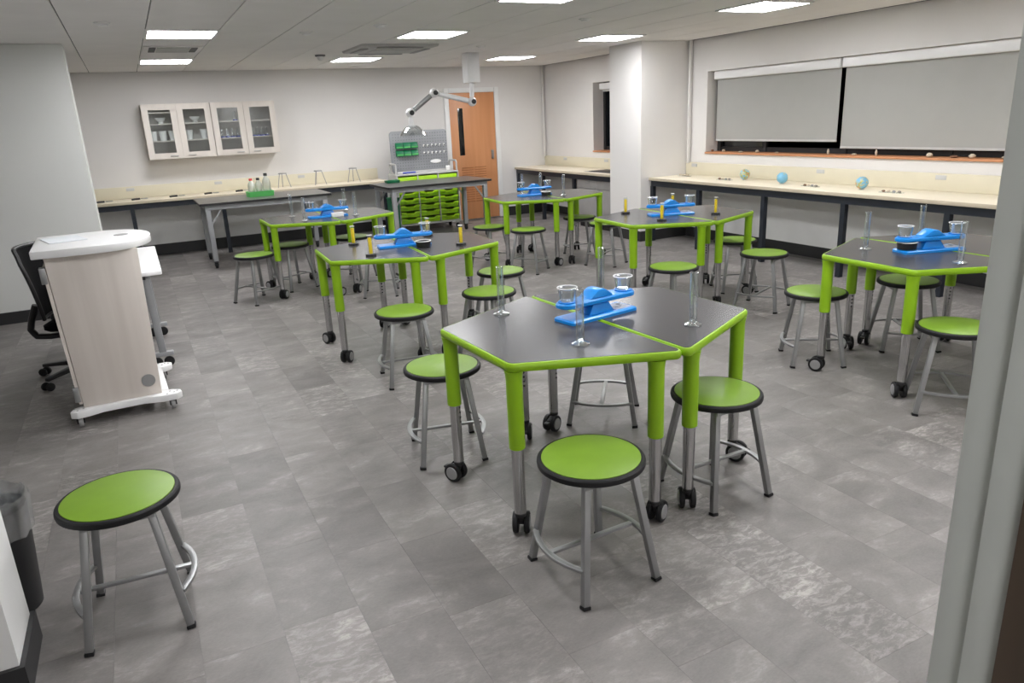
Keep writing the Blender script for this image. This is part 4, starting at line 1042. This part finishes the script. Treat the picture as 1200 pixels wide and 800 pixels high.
for s in (-1, 1):
    pts = [(-0.19, s * 0.17, 0.60), (-0.235, s * 0.17, 0.50), (-0.26, s * 0.165, 0.42), (-0.235, s * 0.155, 0.365), (-0.16, s * 0.13, 0.352), (-0.02, s * 0.08, 0.355)]
    sm = []
    for i in range(len(pts) - 1):
        for u in (0, 0.33, 0.66): sm.append(Vector(pts[i]).lerp(Vector(pts[i + 1]), u))
    sm.append(Vector(pts[-1])); MB().tube(sm, 0.022, 10).build('back_bracket', 'black', t)

# ================================================================== WASTE BIN by the wall end
t = thing('waste_bin', (-0.66, 2.87, 0), label='dark waste bin with clear liner behind the lower left wall end', cat='bin')
MB().lathe([(0.095, 0), (0.10, 0.004), (0.128, 0.40), (0.124, 0.40), (0.096, 0.01), (0.002, 0.008)], 28).build('bin_body', 'black', t)
ln = MB(); prof = [(0.1285, 0.30), (0.133, 0.36), (0.137, 0.425), (0.130, 0.445), (0.118, 0.42), (0.11, 0.30)]
rr = random.Random(5); n = 36
vs = []; fs = []
for r, z in prof:
    for i in range(n):
        a = 2 * PI * i / n; k = r + (rr.uniform(0.0, 0.006) if r > 0.12 else 0); vs.append((k * math.cos(a), k * math.sin(a), z + rr.uniform(-0.008, 0.008)))
for j in range(len(prof) - 1):
    for i in range(n): fs.append((j * n + i, j * n + (i + 1) % n, (j + 1) * n + (i + 1) % n, (j + 1) * n + i))
ln.add(vs, fs).build('bin_liner', 'liner', t)

# ================================================================== THINGS ON THE BENCHES
def make_magnifier():
    t = thing('magnifying_glass', (0, 0, 0))
    MB().tube([(-0.13, 0, 0.012), (-0.09, 0, 0.014), (-0.02, 0, 0.012)], 0.012, 10).build('handle', 'black', t)
    MB().tube([(0.045 + 0.042 * math.cos(2 * PI * i / 24), 0.042 * math.sin(2 * PI * i / 24), 0.010) for i in range(24)], 0.004, 8, True).build('lens_ring', 'steel', t)
    MB().lathe([(0.038, 0.0085), (0.038, 0.0115), (0.001, 0.014)], 24, (0.045, 0, 0)).build('lens', 'glass', t)
    return t
MK = Kind(make_magnifier)
for i, (x, lab) in enumerate(((-0.36, 'leftmost'), (0.06, 'second from left'), (0.52, 'third from left'), (0.96, 'fourth from left'), (1.37, 'rightmost, behind the bottle tray'))):
    MK.place((x, 11.05, ZB + 0.0005), 0.55, 'black handled magnifying glass on the back bench, %s' % lab, 'magnifier', 'magnifying glasses on the back bench')
def make_tripod():
    t = thing('tripod_stand', (0, 0, 0))
    MB().tube([(0.055 * math.cos(2 * PI * i / 24), 0.055 * math.sin(2 * PI * i / 24), 0.20) for i in range(24)], 0.006, 8, True).build('ring', 'steel', t)
    MB().lathe([(0.028, 0.204), (0.052, 0.206), (0.052, 0.212), (0.028, 0.212)], 20, closed=True).build('gauze_plate', 'plastic_grey', t)
    for k in range(3):
        a = 2 * PI * k / 3 - 0.5; MB().tube([(0.052 * math.cos(a), 0.052 * math.sin(a), 0.195), (0.105 * math.cos(a), 0.105 * math.sin(a), 0.005)], 0.005, 8).build('leg', 'hub', t)
    return t
TR = Kind(make_tripod)
for x, lab in ((1.93, 'steel tripod stand on back bench, nearest the wall cabinets'), (2.44, 'middle steel tripod stand on the back bench'), (2.96, 'steel tripod stand on back bench, nearest the pegboard')):
    TR.place((x, 11.06, ZB + 0.0005), random.uniform(-0.3, 0.3), lab, 'tripod', 'steel tripods on the back bench')
# globes
for i, (x, y, land, lab) in enumerate(((6.27, 6.42, 0.46, 'small brown and green globe on window bench, nearest the column'), (6.16, 5.76, 0.60, 'plain pale blue globe in middle of the window bench'), (6.16, 4.78, 0.52, 'small blue and yellow globe on window bench, nearest the jamb'))):
    t = thing('globe', (x, y, ZB + 0.0005), 0.8 * i, lab, 'globe', 'small globes on the window bench')
    MB().lathe([(0.03, 0), (0.03, 0.006), (0.015, 0.010), (0.001, 0.010)], 20).build('base', 'glass', t)
    MB().sphere((0, 0, 0.066), 0.058, 1, 28, 18).build('ball', globe_material('globe_%d' % i, land), t)
# sample strips: three little stones each on clear trays
rr = random.Random(11)
for i, (x, y, lab) in enumerate(((6.25, 7.45, 'nearest the column'), (6.15, 6.62, 'in front of the brown globe'), (6.12, 5.35, 'between the blue globes'), (6.1, 4.42, 'nearest the jamb'))):
    t = thing('sample_tray', (x, y, ZB + 0.0005), rr.uniform(-0.15, 0.15), 'small clear sample tray on the window bench, %s' % lab, 'tray', 'sample trays on the window bench')
    q = round_poly([(-0.03, -0.11), (0.03, -0.11), (0.03, 0.11), (-0.03, 0.11)], 0.01, 3)
    MB().loops([[(a, b2, 0) for a, b2 in q], [(a, b2, 0.008) for a, b2 in q], [(a, b2, 0.008) for a, b2 in inset_poly(q, 0.003)], [(a, b2, 0.003) for a, b2 in inset_poly(q, 0.003)]]).build('tray_body', 'glass', t)
    for k in range(4): MB().sphere((0, -0.075 + k * 0.05, 0.013), 0.017, 0.55, 8, 6, 0.18, rr).build('stone_sample', ('stone2', 'hub', 'stone1', 'stone3')[k] if i > 0 else 'stone1', t)
# stones along the sill
zs = W1[2] + 0.0225
sill_items = [(7.28, 'stone3', 0.024, 'dark stone in the left corner of the long window sill'), (7.08, 'stone1', 0.026, 'pale stone on window sill near its left end'), (6.76, 'stone1', 0.034, 'flat pale stone on sill under the shorter blind'), (6.52, 'stone1', 0.028, 'rounded pale stone on sill under middle of shorter blind'),
              (6.22, 'stone1', 0.030, 'low pale stone on sill right of the rounded one'), (5.50, 'stone1', 0.026, 'small upright shell on sill by the gap between blinds'), (5.20, 'stone1', 0.034, 'flat cream stone on sill just right of the blind gap'), (4.95, 'stone1', 0.026, 'small pointed shell on sill under the longer blind'),
              (4.38, 'stone1', 0.036, 'lumpy pale stone on sill under the longer blind'), (4.15, 'stone3', 0.044, 'flat reddish brown stone on sill'), (3.99, 'stone1', 0.034, 'rounded tan stone on sill near the jamb'), (3.72, 'stone1', 0.045, 'long pale flat stone on sill beside the jamb')]
for i, (y, c, r, lab) in enumerate(sill_items):
    r *= 0.78
    tall = 1.5 if 'shell' in lab else (0.35 if 'flat' in lab or 'low' in lab else 0.75)
    x = XR + 0.04 + rr.uniform(-0.02, 0.03)
    o = MB().sphere((0, 0, r * tall * 0.95), r * (0.6 if tall > 1 else 1), tall * (1 / 0.6 if tall > 1 else 1), 12, 8, 0.10, rr).build('sill_stone', c)
    o.location = (x, y, zs); tag(o, lab, 'stone', 'stones on the window sill')
